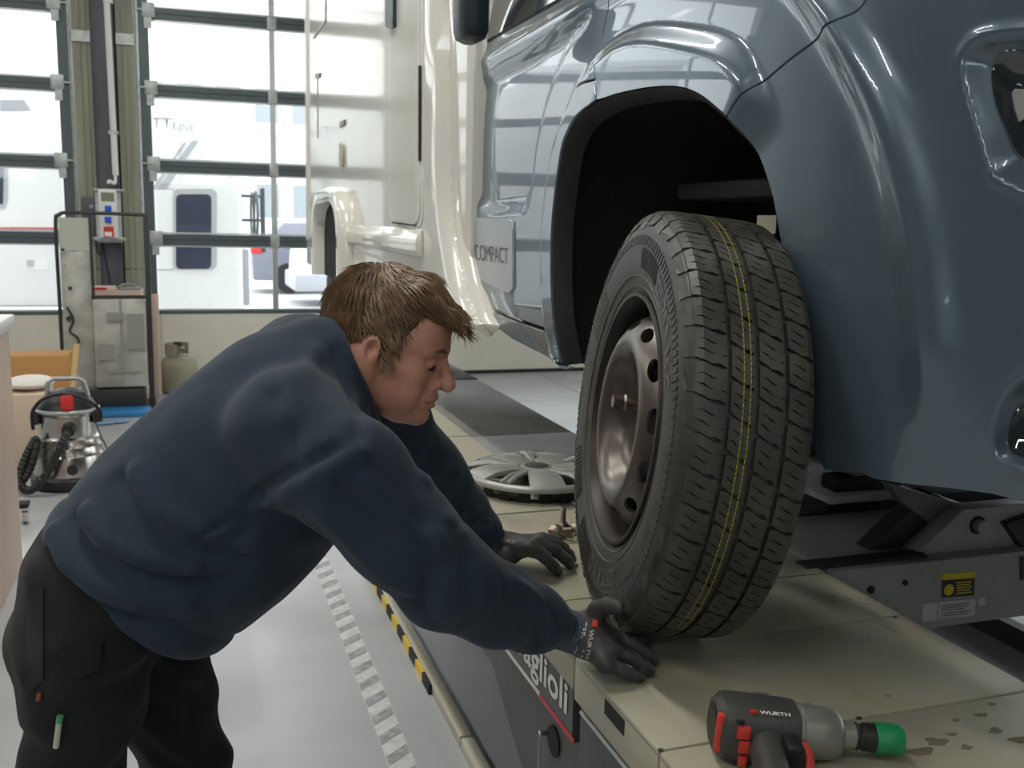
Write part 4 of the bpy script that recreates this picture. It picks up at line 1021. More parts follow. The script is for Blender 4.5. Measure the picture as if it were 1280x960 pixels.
# find the seat that shows at pixel (790,490)
best = min(range(5), key=lambda k: (lambda v: abs(v[2]-1.0*(WC[2]+0.04))+0.0*v[0])(polar(k*2*PI/5+0.3, 0.059, 0.016)) + (0 if polar(k*2*PI/5+0.3, 0.059, 0.016).y > WC[1] else 1))
a = best*2*PI/5+0.3; A = polar(a, 0.059, 0.045); Bq = polar(a, 0.059, 0.080); Cq = polar(a, 0.059, 0.098); 
MB().cyl(A, Bq, 0.0075, seg=14).build('wheel_bolt_shank', m_bolt, wh, smooth=True)
MB().cyl(polar(a, 0.059, 0.076), Bq, 0.015, 0.0125, seg=20).cyl(Bq, Cq, 0.0125, seg=6).build('wheel_bolt_head', m_bolt, wh)

# ------------------------------------------------------------------ plastic wheel trim lying on the deck
m_trim = mat('trim_silver', (0.42, 0.42, 0.39), 0.38, metal=0.35, col2=(0.32, 0.32, 0.29), nscale=9)
HC = Vector((0.885, 2.41, PZ)); TR = 0.20; TZ = 0.045
wt = thing('wheel_trim', 'silver plastic wheel trim with five spokes lying face up on the runway', 'wheel trim', (HC.x, HC.y, PZ))
HM = Matrix.Translation(HC) @ Matrix.Rotation(math.radians(-12), 4, 'Z')
MB().lathe([(TR-0.022, TZ-0.004), (TR-0.016, TZ+0.004), (TR-0.006, TZ+0.003), (TR, TZ-0.006), (TR-0.002, TZ-0.012), (TR-0.022, TZ-0.010)], 96, HM, closed=True).build('outer_ring', m_trim, wt, smooth=True, angle=1.0)
MB().lathe([(0.0, TZ+0.012), (0.038, TZ+0.012), (0.046, TZ+0.009), (0.050, TZ), (0.046, TZ-0.008), (0.0, TZ-0.008)], 40, HM).build('centre', m_trim, wt, smooth=True, angle=0.7)
MB().lathe([(0.0, TZ+0.0145), (0.03, TZ+0.0135), (0.034, TZ+0.0118), (0.0, TZ+0.0115)], 32, HM).build('centre_badge', m_dark, wt, smooth=True)
for k in range(5):
    M = HM @ Matrix.Rotation(k*2*PI/5-PI/2+math.radians(2), 4, 'Z')
    b = MB()
    stn = [(0.040, 0.030, 0.010), (0.09, 0.036, 0.018), (0.14, 0.042, 0.016), (0.183, 0.046, 0.002)]
    T = [[b.bm.verts.new(M @ Vector((x, s*w_, TZ+z))) for s in (-1, 1)]+[b.bm.verts.new(M @ Vector((x, s*(w_+0.003), TZ+z-0.012))) for s in (1, -1)] for x, w_, z in stn]
    for i in range(3):
        for e in range(4): b.bm.faces.new((T[i][e], T[i][(e+1) % 4], T[i+1][(e+1) % 4], T[i+1][e]))
    b.bm.faces.new(T[0][::-1]); b.bm.faces.new(T[-1])
    b.build('spoke', m_trim, wt, bevel=0.002)
    for s in (-1, 1):
        P0 = M @ Vector((0.042, s*0.030, TZ+0.006)); P1 = M @ Vector((0.11, s*0.072, TZ+0.012)); P2 = M @ Vector((0.155, s*0.100, TZ+0.002))
        MB().tube([P0, P1, P2], [0.0075, 0.008, 0.008], 6).build('side_strut', m_trim, wt, smooth=True)
    # dark plate standing in for shade in the well behind the wide opening
    MB().lathe([(0.06, TZ-0.020), (0.175, TZ-0.022), (0.175, TZ-0.026), (0.06, TZ-0.024)], 10, M, closed=True, a0=0.42, a1=0.84).build('well_shade', m_dark, wt)
for k in range(20):
    M = HM @ Matrix.Rotation(k*2*PI/20, 4, 'Z')
    MB().box(TR-0.03, TR-0.026, -0.017, 0.017, 0.001, TZ-0.008, M).build('retaining_clip', m_black, wt, bevel=0.002)
MB().lathe([(TR-0.034, 0.0), (TR-0.032, 0.0), (TR-0.032, 0.010), (TR-0.034, 0.010)], 64, HM, closed=True).build('clip_wire', m_black, wt)

# ------------------------------------------------------------------ loose wheel bolts
def loose_bolt(base, ax, label, upright=False):
    ax = Vector(ax).normalized(); t = thing('wheel_bolt', label, 'bolt', base, 'wheel bolts left on the runway')
    q = ax.to_track_quat('Z', 'X').to_matrix().to_4x4(); M = Matrix.Translation(base) @ q
    b = MB(); b.lathe([(0.0, 0.0), (0.0115, 0.0), (0.0125, 0.002), (0.0125, 0.017), (0.0, 0.017)], 6, M); b.build('head', m_bolt, t)
    MB().lathe([(0.0, 0.017), (0.0165, 0.017), (0.0165, 0.021), (0.009, 0.030), (0.0, 0.030)], 24, M).build('collar', m_bolt, t, smooth=True, angle=0.7)
    b = MB(); pr = [(0.0, 0.03)]
    for i in range(14): pr += [(0.0072, 0.031+i*0.0023), (0.0062, 0.0321+i*0.0023)]
    pr += [(0.0, 0.031+14*0.0023)]
    b.lathe(pr, 16, M).build('thread', m_bolt, t, smooth=True, angle=0.3)
p = at_z(703, 668, PZ); loose_bolt((p[0], p[1], PZ), (0, 0, 1), 'steel wheel bolt standing upright on its head near the wheel trim')
p = at_z(688, 664, PZ+0.012); loose_bolt((p[0], p[1], PZ+0.0135), (0.55, -0.8, 0.03), 'rusty wheel bolt lying in front of the upright bolt')
p = at_z(722, 661, PZ+0.012); loose_bolt((p[0]+0.01, p[1], PZ+0.0135), (-0.95, -0.25, 0.02), 'wheel bolt lying half behind the tyre beside the upright bolt')

# ------------------------------------------------------------------ impact wrench on the near plate
m_tool = mat('tool_grey', (0.055, 0.055, 0.052), 0.5, bump=0.05, bscale=300)
m_tooldk = mat('tool_black', (0.015, 0.015, 0.015), 0.5)
m_toolred = mat('tool_red', (0.62, 0.05, 0.03), 0.4)
m_toolal = mat('tool_cast', (0.26, 0.27, 0.235), 0.42, metal=0.35, col2=(0.2, 0.2, 0.175), nscale=20)
m_green = mat('socket_green', (0.01, 0.24, 0.085), 0.35)
GA = np.array([0.655, 1.072]); GB = np.array([0.900, 1.055]); gz = PZ+0.044
ga = at_z(900, 905, gz); gb = at_z(1125, 925, PZ+0.028)
gdir = Vector((gb[0]-ga[0], gb[1]-ga[1], gb[2]-ga[2])); L = gdir.length; gdir.normalize()
gx = gdir; gy = Vector((0, 0, 1)).cross(gx).normalized(); gzv = gx.cross(gy)
GM = Matrix(((gx.x, gy.x, gzv.x, ga[0]), (gx.y, gy.y, gzv.y, ga[1]), (gx.z, gy.z, gzv.z, ga[2]), (0, 0, 0, 1)))
gun = thing('impact_wrench', 'grey and red cordless impact wrench with a green socket lying on the runway plate', 'impact wrench', (ga[0], ga[1], PZ))
RX = GM @ Matrix.Rotation(PI/2, 4, 'Y')     # lathe axis along the tool
def lx(prof, name, m, sy=1.0, seg=36): return MB().lathe([(r, h) for h, r in prof], seg, GM @ Matrix.Diagonal((1, sy, 1, 1)) @ Matrix.Rotation(PI/2, 4, 'Y')).build(name, m, gun, smooth=True, angle=0.6)
b = MB()
secs = [(-0.010, 0.030, 0.030), (0.000, 0.040, 0.038), (0.012, 0.042, 0.040), (0.060, 0.041, 0.038), (0.088, 0.040, 0.037), (0.098, 0.038, 0.0365)]
def rsec(x, w_, h, n=28, p=3.2):
    out = []
    for k in range(n):
        a = 2*PI*k/n; c, s = math.cos(a), math.sin(a)
        out.append(GM @ Vector((x, w_*math.copysign(abs(c)**(2/p), c), h*math.copysign(abs(s)**(2/p), s))))
    return out
vs = [[b.bm.verts.new(p) for p in rsec(*s)] for s in secs]
for i in range(len(vs)-1):
    for k in range(28): b.bm.faces.new((vs[i][k], vs[i][(k+1) % 28], vs[i+1][(k+1) % 28], vs[i+1][k]))
b.bm.faces.new(vs[0][::-1]); b.bm.faces.new(vs[-1])
b.build('motor_housing', m_tool, gun, smooth=True, angle=0.5)
lx([(0.096, 0.0), (0.096, 0.0365), (0.104, 0.037), (0.106, 0.0355), (0.130, 0.035), (0.150, 0.033), (0.158, 0.028), (0.162, 0.020), (0.178, 0.019), (0.180, 0.0)], 'hammer_case', m_toolal)
lx([(0.178, 0.0), (0.178, 0.0175), (0.182, 0.0185), (0.184, 0.0165), (0.190, 0.0165), (0.192, 0.0185), (0.205, 0.0185), (0.208, 0.0185), (0.208, 0.0)], 'socket_base', m_tooldk)
lx([(0.206, 0.0), (0.206, 0.0195), (0.208, 0.0205), (L-0.002, 0.0205), (L, 0.0195), (L, 0.014), (L-0.012, 0.013), (L-0.012, 0.0)], 'socket_sleeve', m_green)
lx([(-0.012, 0.0), (-0.012, 0.026), (-0.009, 0.030), (-0.004, 0.031), (-0.004, 0.0)], 'end_cap', m_tooldk)
# red side vents, handle towards the camera, trigger, rear red band
def gbox(name, x0, x1, y0, y1, z0, z1, m, bev=0.003): return MB().box(x0, x1, y0, y1, z0, z1, GM).build(name, m, gun, bevel=bev)
gbox('vent_red', 0.012, 0.030, -0.0465, -0.039, 0.004, 0.022, m_toolred)
gbox('vent_red', 0.016, 0.034, -0.0465, -0.039, -0.016, 0.002, m_toolred)
gbox('vent_red', 0.018, 0.030, -0.0465, -0.037, -0.034, -0.019, m_toolred)
gbox('rear_band', -0.012, -0.001, -0.034, -0.022, -0.024, 0.030, m_toolred, 0.004)
gbox('vent_slot', 0.010, 0.020, -0.0445, -0.040, 0.024, 0.031, m_tooldk, 0.002)
HMx = GM @ Matrix.Translation((0.055, -0.02, -0.006)) @ Matrix.Rotation(math.radians(-6), 4, 'Z')
b = MB(); vs = []
for y, w_, h in ((0.0, 0.026, 0.024), (-0.04, 0.023, 0.022), (-0.08, 0.021, 0.021), (-0.12, 0.022, 0.022), (-0.135, 0.021, 0.021)):
    vs.append([b.bm.verts.new(HMx @ Vector((w_*math.cos(2*PI*k/20), y, h*math.sin(2*PI*k/20)))) for k in range(20)])
for i in range(len(vs)-1):
    for k in range(20): b.bm.faces.new((vs[i][k], vs[i][(k+1) % 20], vs[i+1][(k+1) % 20], vs[i+1][k]))
b.bm.faces.new(vs[0][::-1]); b.bm.faces.new(vs[-1]); b.build('handle', m_tool, gun, smooth=True, angle=0.7)
MB().box(0.02, 0.125, -0.185, -0.155, -0.034, 0.032, GM).build('battery', m_tooldk, gun, bevel=0.006)
MB().box(0.07, 0.094, -0.075, -0.03, -0.03, 0.015, GM).build('handle_front', m_tooldk, gun, bevel=0.005)
b = MB(); b.tube([GM @ Vector(v) for v in ((0.099, -0.040, 0.004), (0.103, -0.050, -0.004), (0.104, -0.060, -0.014), (0.105, -0.068, -0.024))], [0.006, 0.0075, 0.008, 0.007], 10)
b.build('trigger', m_toolred, gun, smooth=True)
def gtext(txt, x0, x1, t0, t1, m, name):
    decal_text(name, txt, lambda s, t: GM @ Vector((x0+(x1-x0)*s, -0.030+(t-0.5)*0.0001-0.004*(1-t)*2, t0+(t1-t0)*t)), m, gun, bold=0.02)
def tool_sd(P):
    return None
decal_text('tool_lettering', 'WURTH', lambda s, t: GM @ Vector((0.042+0.040*s, -0.0315+0.0055*t, 0.0352+0.0022*t)), m_offwhite, gun, bold=0.025)
MB().box(0.030, 0.038, -0.0315, -0.026, 0.0342, 0.0380, GM).build('tool_mark', m_toolred, gun)
# ------------------------------------------------------------------ things along the left side and the back wall
m_pink = mat('counter_side_laminate', (0.62, 0.46, 0.37), 0.55, col2=(0.56, 0.41, 0.33), nscale=2, stretch=(3, 3, 0.5))
m_clear = mat('dusty_acrylic', (0.36, 0.36, 0.32), 0.25, col2=(0.55, 0.54, 0.48), nscale=7, detail=8, bump=0.03, bscale=30)
m_frame = mat('black_tube', (0.03, 0.032, 0.03), 0.45)
m_card = mat('cardboard', (0.52, 0.27, 0.09), 0.8)
m_wood = mat('raw_board', (0.62, 0.46, 0.33), 0.7)
ct = thing('service_counter', 'counter with a pinkish laminate side and a white worktop at the edge of the hall', 'counter', (-1.0, 3.9, 0))
MB().box(-1.5, -0.695, 3.30, 4.49, 0.0, 1.02).build('side_panel', m_pink, ct, bevel=0.004)
MB().box(-1.53, -0.675, 3.26, 4.52, 1.022, 1.075).build('worktop', m_white, ct, bevel=0.006)
# castor trolley corner seen past the counter
p = at_z(32, 655, 0); cs = thing('castor_dolly', 'narrow black dolly on chrome castors beside the counter', 'dolly', (p[0]-0.15, p[1]+0.1, 0))
cx, cy_ = p[0], p[1]
MB().box(cx-0.36, cx+0.018, cy_-0.02, cy_+0.06, 0.082, 0.105).build('platform', m_black, cs, bevel=0.006)
for dx, dy in ((0, 0.02), (-0.3, 0.02)):
    MB().cyl((cx+dx-0.012, cy_+dy, 0.036), (cx+dx+0.012, cy_+dy, 0.036), 0.036, seg=24).build('castor_wheel', m_chrome, cs, smooth=True)
    MB().box(cx+dx-0.018, cx+dx+0.018, cy_+dy-0.02, cy_+dy+0.03, 0.05, 0.088).build('castor_fork', m_chrome, cs, bevel=0.003)

# wet-and-dry vacuum cleaner
m_stain_s = mat('stainless', (0.55, 0.53, 0.5), 0.22, metal=0.95, col2=(0.45, 0.42, 0.38), nscale=3, stretch=(1, 1, 6))
m_vblk = mat('vacuum_black', (0.02, 0.02, 0.022), 0.45)
m_vred = mat('vacuum_red', (0.65, 0.04, 0.03), 0.4)
VX, VY = -0.632, 5.82
vc = thing('vacuum_cleaner', 'wet and dry vacuum cleaner with a steel drum, black head and coiled hose', 'vacuum cleaner', (VX, VY, 0))
VM = Matrix.Translation((VX, VY, 0))
MB().lathe([(0.0, 0.012), (0.20, 0.012), (0.205, 0.025), (0.205, 0.06), (0.19, 0.075), (0.0, 0.075)], 48, VM).build('base', m_vblk, vc, smooth=True, angle=0.7)
MB().lathe([(0.185, 0.07), (0.188, 0.10), (0.172, 0.18), (0.178, 0.185), (0.172, 0.195), (0.165, 0.23), (0.171, 0.235), (0.165, 0.245), (0.158, 0.27), (0.162, 0.278), (0.15, 0.29), (0.148, 0.40), (0.153, 0.405), (0.150, 0.415), (0.0, 0.415)], 56, VM).build('drum', m_stain_s, vc, smooth=True, angle=0.5)
MB().lathe([(0.0, 0.418), (0.155, 0.418), (0.158, 0.43), (0.150, 0.445), (0.128, 0.48), (0.09, 0.525), (0.05, 0.54), (0.0, 0.545)], 48, VM).build('head', m_vblk, vc, smooth=True, angle=0.7)
MB().lathe([(0.158, 0.418), (0.166, 0.424), (0.166, 0.434), (0.158, 0.44)], 48, VM).build('head_rim', m_galv, vc, smooth=True)
MB().box(VX-0.02, VX+0.045, VY-0.155, VY-0.10, 0.44, 0.53).build('switch_panel', m_vred, vc, bevel=0.012)
MB().cyl((VX+0.012, VY-0.165, 0.47), (VX+0.012, VY-0.15, 0.47), 0.02, seg=20).build('switch_knob', m_vred, vc, smooth=True)
MB().tube([(VX-0.10, VY-0.02, 0.50), (VX-0.09, VY-0.02, 0.58), (VX-0.06, VY-0.02, 0.60), (VX+0.06, VY-0.02, 0.60), (VX+0.09, VY-0.02, 0.58), (VX+0.11, VY-0.02, 0.50)], 0.012, 10).build('handle', m_galv, vc, smooth=True)
MB().tube(catmull([(VX-0.17, VY-0.06, 0.33), (VX-0.165, VY-0.08, 0.43), (VX-0.10, VY-0.13, 0.51), (VX, VY-0.14, 0.535), (VX+0.10, VY-0.12, 0.50), (VX+0.165, VY-0.06, 0.43), (VX+0.17, VY-0.05, 0.36)], 6), 0.010, 8).build('power_cord', m_vblk, vc, smooth=True)
MB().tube(catmull([(VX+0.13, VY-0.10, 0.42), (VX+0.17, VY-0.12, 0.30), (VX+0.215, VY-0.13, 0.18), (VX+0.22, VY-0.12, 0.06)], 6), 0.004, 6).build('earth_wire', m_vblk, vc, smooth=True)
MB().cyl((VX+0.02, VY-0.14, 0.345), (VX+0.015, VY-0.19, 0.335), 0.038, 0.032, seg=24).build('hose_inlet', m_vblk, vc, smooth=True)
hp = catmull([(VX+0.015, VY-0.18, 0.34), (VX-0.0, VY-0.22, 0.30), (VX-0.07, VY-0.24, 0.16), (VX-0.14, VY-0.24, 0.06), (VX-0.20, VY-0.22, 0.035), (VX-0.235, VY-0.18, 0.09), (VX-0.20, VY-0.14, 0.20), (VX-0.155, VY-0.12, 0.285), (VX-0.15, VY-0.13, 0.25), (VX-0.19, VY-0.16, 0.12), (VX-0.25, VY-0.18, 0.06), (VX-0.33, VY-0.14, 0.12), (VX-0.36, VY-0.08, 0.20)], 14)
rr = [0.0215+0.0022*math.sin(i*2.4) for i in range(len(hp))]
MB().tube(hp, rr, 12).build('hose', m_vblk, vc, smooth=True)
MB().cyl((VX+0.03, VY-0.182, 0.125), (VX+0.03, VY-0.20, 0.125), 0.028, seg=20).build('drain_cap', m_vblk, vc, smooth=True)
MB().box(VX-0.06, VX-0.045, VY-0.19, VY-0.17, 0.10, 0.19).build('clip', m_vblk, vc, bevel=0.004)
for s in (-1, 1): MB().box(VX+s*0.15-0.015, VX+s*0.15+0.015, VY-0.09, VY-0.05, 0.36, 0.43).build('head_clamp', m_vblk, vc, bevel=0.004)
for a in (0.6, 2.5, 3.9, 5.5): MB().cyl((VX+0.17*math.cos(a), VY+0.17*math.sin(a)-0.012, 0.018), (VX+0.17*math.cos(a), VY+0.17*math.sin(a)+0.012, 0.018), 0.018, seg=14).build('castor', m_vblk, vc)

# tall wheeled rack holding an acrylic housing
RY = 8.0
def rp(px, py, Y=RY): q = at_y(px, py, Y); return (q[0], Y, q[2])
rk = thing('rack_trolley', 'tall black tube rack holding a dusty clear plastic housing', 'trolley', (-0.6, RY, 0))
zt_ = 1.495; xl, xr = -0.885, -0.262
MB().tube(catmull([(xl+0.0, RY, 0.02), (xl, RY, 0.8), (xl, RY, zt_-0.09), (xl+0.025, RY, zt_-0.02), (xl+0.09, RY, zt_), (-0.5, RY, zt_), (xr, RY, zt_-0.005)], 5), 0.014, 10).build('frame_hoop', m_frame, rk, smooth=True)
MB().box(xr-0.02, xr+0.02, RY-0.015, RY+0.015, 0.02, zt_+0.005).build('frame_post', m_frame, rk, bevel=0.003)
MB().box(xl+0.225, xl+0.245, RY-0.012, RY+0.012, 0.2, zt_).build('frame_post', m_frame, rk)
MB().box(xl+0.22, xr, RY-0.02, RY+0.01, 0.862, 0.885).build('cross_bar', m_frame, rk)
MB().box(xl+0.018, xl+0.222, RY-0.004, RY+0.006, 0.19, 1.21).build('side_housing', m_clear, rk, bevel=0.003)
MB().box(xl+0.018, xl+0.222, RY-0.004, RY+0.004, 1.215, 1.46).build('upper_sheet', mat('frosted_sheet', (0.5, 0.52, 0.44), 0.3), rk)
MB().box(xl+0.225, xr-0.022, RY-0.06, RY+0.20, 0.185, 0.86).build('main_housing', m_clear, rk, bevel=0.02)
for i, (x0, x1, z0, z1) in enumerate(((-0.58, -0.32, 0.30, 0.31), (-0.47, -0.455, 0.19, 0.86), (-0.63, -0.52, 0.40, 0.52), (-0.42, -0.30, 0.48, 0.75), (-0.56, -0.44, 0.70, 0.76))):
    MB().box(x0, x1, RY-0.068-i*0.004, RY-0.0605, z0, z1).build('housing_rib', mat('housing_grey', (0.30, 0.30, 0.27), 0.4), rk)
for px, py, r in ((75.5, 312, 0.012), (77, 330, 0.010), (85, 360, 0.014), (83, 398, 0.018), (87, 394, 0.012)):
    q = rp(px+3, py); MB().cyl((q[0], RY-0.03, q[2]), (q[0], RY, q[2]), r, seg=12).build('knob', m_frame if r > 0.011 else m_chrome, rk)
MB().tube(catmull([(xl+0.05, RY-0.02, 0.80), (xl+0.09, RY-0.02, 0.70), (xl+0.06, RY-0.02, 0.62), (xl+0.12, RY-0.02, 0.55), (xl+0.07, RY-0.02, 0.42)], 5), 0.008, 8).build('inner_hose', m_frame, rk, smooth=True)
MB().box(-0.77, -0.31, RY-0.08, RY+0.25, 0.03, 0.175).build('base_box', m_frame, rk, bevel=0.008)
MB().box(xl-0.01, xr+0.02, RY-0.02, RY+0.3, 0.0, 0.03).build('skid', m_frame, rk)
# blue film and mat in front of the rack
m_blue = mat('blue_film', (0.03, 0.22, 0.52), 0.35, bump=0.3, bscale=30)
p0 = at_z(150, 519, 0); 
bl = MB(); bl.box(p0[0]-0.14, p0[0]+0.22, p0[1]-0.1, p0[1]+0.12, 0.0, 0.045); o = bl.build('plastic_film', m_blue, None, bevel=0.012)
tag(o, 'folded blue plastic film lying on the floor in front of the rack', 'film')
p0 = at_z(140, 529, 0); b = MB()
for k in range(9):
    a = k*0.7; b.sph((p0[0]+0.07*math.cos(a*1.7), p0[1]+0.05*math.sin(a*2.3), 0.013), 0.035, 10, (1.4, 0.9, 0.35))
tag(b.build('film_scrap', mat('pale_blue_film', (0.25, 0.38, 0.60), 0.3, bump=0.4, bscale=40), None, smooth=True), 'crumpled pale blue plastic scrap on the floor before the folded film', 'film')
# long pinkish board leaning on the wall behind the rack
tag(MB().box(-0.30, -0.205, 8.62, 8.66, 0.0, 0.845).build('wall_board', mat('pink_board', (0.66, 0.50, 0.42), 0.6), None, bevel=0.003), 'narrow pinkish board standing upright behind the rack', 'board')
# shelf box behind the rack carrying papers and a cable
sb = thing('wooden_box', 'pinkish wooden box with papers on top behind the rack', 'box', (-0.57, 8.45, 0))
MB().box(-0.74, -0.32, 8.30, 8.60, 0.0, 0.90).build('body', mat('box_board', (0.55, 0.42, 0.35), 0.6), sb, bevel=0.004)
tag(MB().box(-0.72, -0.52, 8.32, 8.5, 0.901, 0.925).build('paper_pad', mat('paper_pink', (0.75, 0.58, 0.5), 0.7), None), 'flat pale papers lying on the wooden box behind the rack', 'papers')
o = MB().box(-0.68, -0.58, 8.315, 8.319, 0.905, 0.922).build('red_print', m_red, bpy.data.objects['paper_pad'])
tag(MB().tube(catmull([(-0.50, 8.36, 0.912), (-0.46, 8.34, 0.94), (-0.40, 8.36, 0.945), (-0.36, 8.38, 0.925), (-0.335, 8.37, 0.912), (-0.38, 8.345, 0.915), (-0.44, 8.33, 0.913), (-0.48, 8.33, 0.913)], 6), 0.012, 8).build('cable_coil', m_lgrey, None, smooth=True), 'coil of grey cable lying on the wooden box beside the papers', 'cable')
# gas bottle by the second door
p0 = at_z(224, 487, 0); gx_, gy_ = p0[0], 8.75
gb_ = thing('gas_bottle', 'squat olive grey gas bottle with a valve beside the door panel', 'gas bottle', (gx_, gy_, 0))
m_gas = mat('gas_bottle_paint', (0.34, 0.33, 0.24), 0.45, col2=(0.28, 0.27, 0.2), nscale=6)
MB().lathe([(0.0, 0.0), (0.12, 0.0), (0.15, 0.03), (0.152, 0.22), (0.145, 0.27), (0.10, 0.305), (0.04, 0.32), (0.0, 0.32)], 36, Matrix.Translation((gx_, gy_, 0))).build('cylinder', m_gas, gb_, smooth=True, angle=1.0)
MB().cyl((gx_, gy_, 0.31), (gx_, gy_, 0.40), 0.018, seg=12).cyl((gx_-0.05, gy_, 0.375), (gx_+0.06, gy_, 0.375), 0.012, seg=10).build('valve', m_bolt, gb_)
MB().cyl((gx_, gy_, 0.40), (gx_, gy_, 0.43), 0.032, seg=12).build('hand_wheel', m_black, gb_)
MB().lathe([(0.10, 0.32), (0.105, 0.32), (0.105, 0.42), (0.10, 0.42)], 24, Matrix.Translation((gx_, gy_, 0)), closed=True, a0=0.6, a1=2*PI-1.6).build('collar', m_gas, gb_)
# orange board and white sack behind the vacuum cleaner
p0 = at_y(38, 445, 7.2); p1_ = at_y(75, 500, 7.2)
MBo = MB().box(p0[0]-0.22, -0.76, 7.2, 7.5, 0.0, p0[2]).build('cardboard_box', m_card, None, bevel=0.005); tag(MBo, 'orange brown cardboard box behind the vacuum cleaner', 'box')
q0 = at_z(30, 585, 0)
b = MB(); b.box(-1.05, -0.80, 6.25, 6.7, 0.0, 0.44); o = b.build('wall_tile_stack', mat('cream_block', (0.66, 0.52, 0.40), 0.6), None, bevel=0.01); o.name = 'wooden_crate'; tag(o, 'light wooden crate standing behind the vacuum cleaner', 'crate')
b = MB(); b.sph((-0.90, 6.45, 0.483), 0.11, 20, (1.25, 1.5, 0.36)); o = b.build('paper_sack', mat('sack_white', (0.78, 0.74, 0.70), 0.7, bump=0.4, bscale=15), None, smooth=True); tag(o, 'crumpled white sack lying on the wooden crate', 'sack')
tag(MB().tube([(-0.745, 6.75, 0.0), (-0.70, 7.14, 0.62)], 0.02, 8).build('leaning_stick', mat('slat_wood', (0.55, 0.38, 0.16), 0.6), None, smooth=True), 'yellowish wooden stick leaning on the cardboard box', 'stick')

# electrics on the column
eb = thing('power_box', 'white socket box with blue sockets and a red emergency button on the column', 'power box', (-0.585, WY-0.2, 1.25))
def cpx(px, py, Y=WY-0.22): q = at_y(px, py, Y); return q
def cbox(name, x0, y0, x1, y1, th, m, off=0.0, bev=0.004):
    a = cpx(x0, y0); b_ = cpx(x1, y1); return MB().box(a[0], b_[0], WY-0.22-off-th, WY-0.22-off, b_[2], a[2]).build(name, m, eb, bevel=bev)
MB().box(-0.69, -0.49, WY-0.219, WY-0.165, 1.25, 1.70).build('mounting_plate', m_galv, eb)
cbox('case', 123.5, 237, 148.5, 297, 0.09, m_white)
cbox('display', 127, 240.5, 144, 252, 0.004, mat('display_olive', (0.22, 0.24, 0.16), 0.3), 0.09, 0)
m_sblue = mat('socket_blue', (0.02, 0.10, 0.62), 0.4)
for yy in (257, 270.5): cbox('blue_socket', 132, yy, 140.5, yy+8, 0.03, m_sblue, 0.09)
cbox('red_plate', 130.5, 283, 143.5, 296, 0.006, m_vred, 0.09, 0)
cbox('emergency_label', 132, 289.5, 141, 295, 0.003, m_white, 0.096, 0)
cbox('bracket', 117, 235.5, 155, 239.5, 0.05, m_galv)
cbox('bracket', 117, 296, 158, 301, 0.05, m_galv)
db = thing('switch_cabinet', 'dark grey wall cabinet beside the white socket box', 'cabinet', (-0.70, WY-0.15, 1.3))
a = at_y(101, 246, WY-0.15); b_ = at_y(124, 296, WY-0.15)
MB().box(a[0], b_[0], WY-0.16, WY-0.061, b_[2], a[2]).build('case', m_steel, db, bevel=0.004)
q = at_y(114, 258, WY-0.17); MB().cyl((q[0], WY-0.17, q[2]), (q[0], WY-0.16, q[2]), 0.018, seg=14).build('lock', m_chrome, db)
a = at_y(134, -30, WY-0.17); b_ = at_y(145, 222, WY-0.17)
pc = thing('cable_conduit', 'white cable conduit running down the steel column to the socket box', 'conduit', (b_[0], WY-0.17, b_[2]))
MB().tube([(a[0]-0.02, WY-0.20, 4.4), (b_[0]-0.005, WY-0.20, 2.3), (b_[0], WY-0.20, b_[2]+0.02)], 0.026, 10).build('pipe', m_white, pc, smooth=True)
MB().tube(catmull([(b_[0], WY-0.20, b_[2]+0.03), (b_[0]-0.01, WY-0.21, b_[2]-0.05), (b_[0]-0.05, WY-0.215, b_[2]-0.03), (b_[0]-0.06, WY-0.22, b_[2]-0.055)], 5), 0.014, 8).build('cable', m_white, pc, smooth=True)
for zz in (2.15, 3.2): MB().box(b_[0]-0.04, b_[0]+0.035, WY-0.225, WY-0.165, zz, zz+0.03).build('pipe_clip', m_galv, pc)
"""cable hanging below the box"""
ck = MB().tube(catmull([(-0.70, WY-0.2, 1.26), (-0.69, WY-0.21, 1.17), (-0.66, WY-0.21, 1.15), (-0.645, WY-0.2, 1.24), (-0.63, WY-0.2, 1.1), (-0.60, WY-0.2, 0.9)], 6), 0.008, 8).build('hanging_cable', m_black, None, smooth=True)
tag(ck, 'black cable looped under the socket box on the column', 'cable')
# ------------------------------------------------------------------ the mechanic
m_skin = mat('skin', (0.62, 0.325, 0.225), 0.46, col2=(0.52, 0.22, 0.155), nscale=16, namt=0.7, bump=0.10, bscale=260, detail=5)
m_hair = mat('brown_hair', (0.145, 0.083, 0.040), 0.55, col2=(0.055, 0.03, 0.015), nscale=55, namt=0.9, bump=0.6, bscale=170, stretch=(0.35, 1.6, 1.6))
m_sweat = mat('navy_sweatshirt', (0.0135, 0.0275, 0.048), 0.92, col2=(0.018, 0.035, 0.060), nscale=6, bump=0.10, bscale=900, sheen=0.10)
m_trous = mat('black_work_trousers', (0.0058, 0.0062, 0.0085), 0.9, col2=(0.009, 0.009, 0.0115), nscale=10, bump=0.15, bscale=700, sheen=0.04)
m_trousg = mat('charcoal_stretch_fabric', (0.014, 0.015, 0.015), 0.9, bump=0.2, bscale=900, sheen=0.04)
m_glove = mat('glove_coating', (0.040, 0.035, 0.035), 0.55, col2=(0.058, 0.051, 0.051), nscale=30, bump=0.25, bscale=500)
m_knit = mat('glove_knit', (0.085, 0.115, 0.155), 0.9, bump=0.6, bscale=400)
m_eye = mat('eye_dark', (0.03, 0.02, 0.015), 0.15)
m_brow = mat('eyebrow', (0.16, 0.09, 0.05), 0.8, bump=0.5, bscale=400)
man = thing('person', 'person in navy sweatshirt, black work trousers and gloves leaning over to move the wheel', 'person', (-0.06, 1.5, 0))
def J(px, py, Y): return at_y(px, py, Y)
V3 = lambda *a: np.array(a, float)

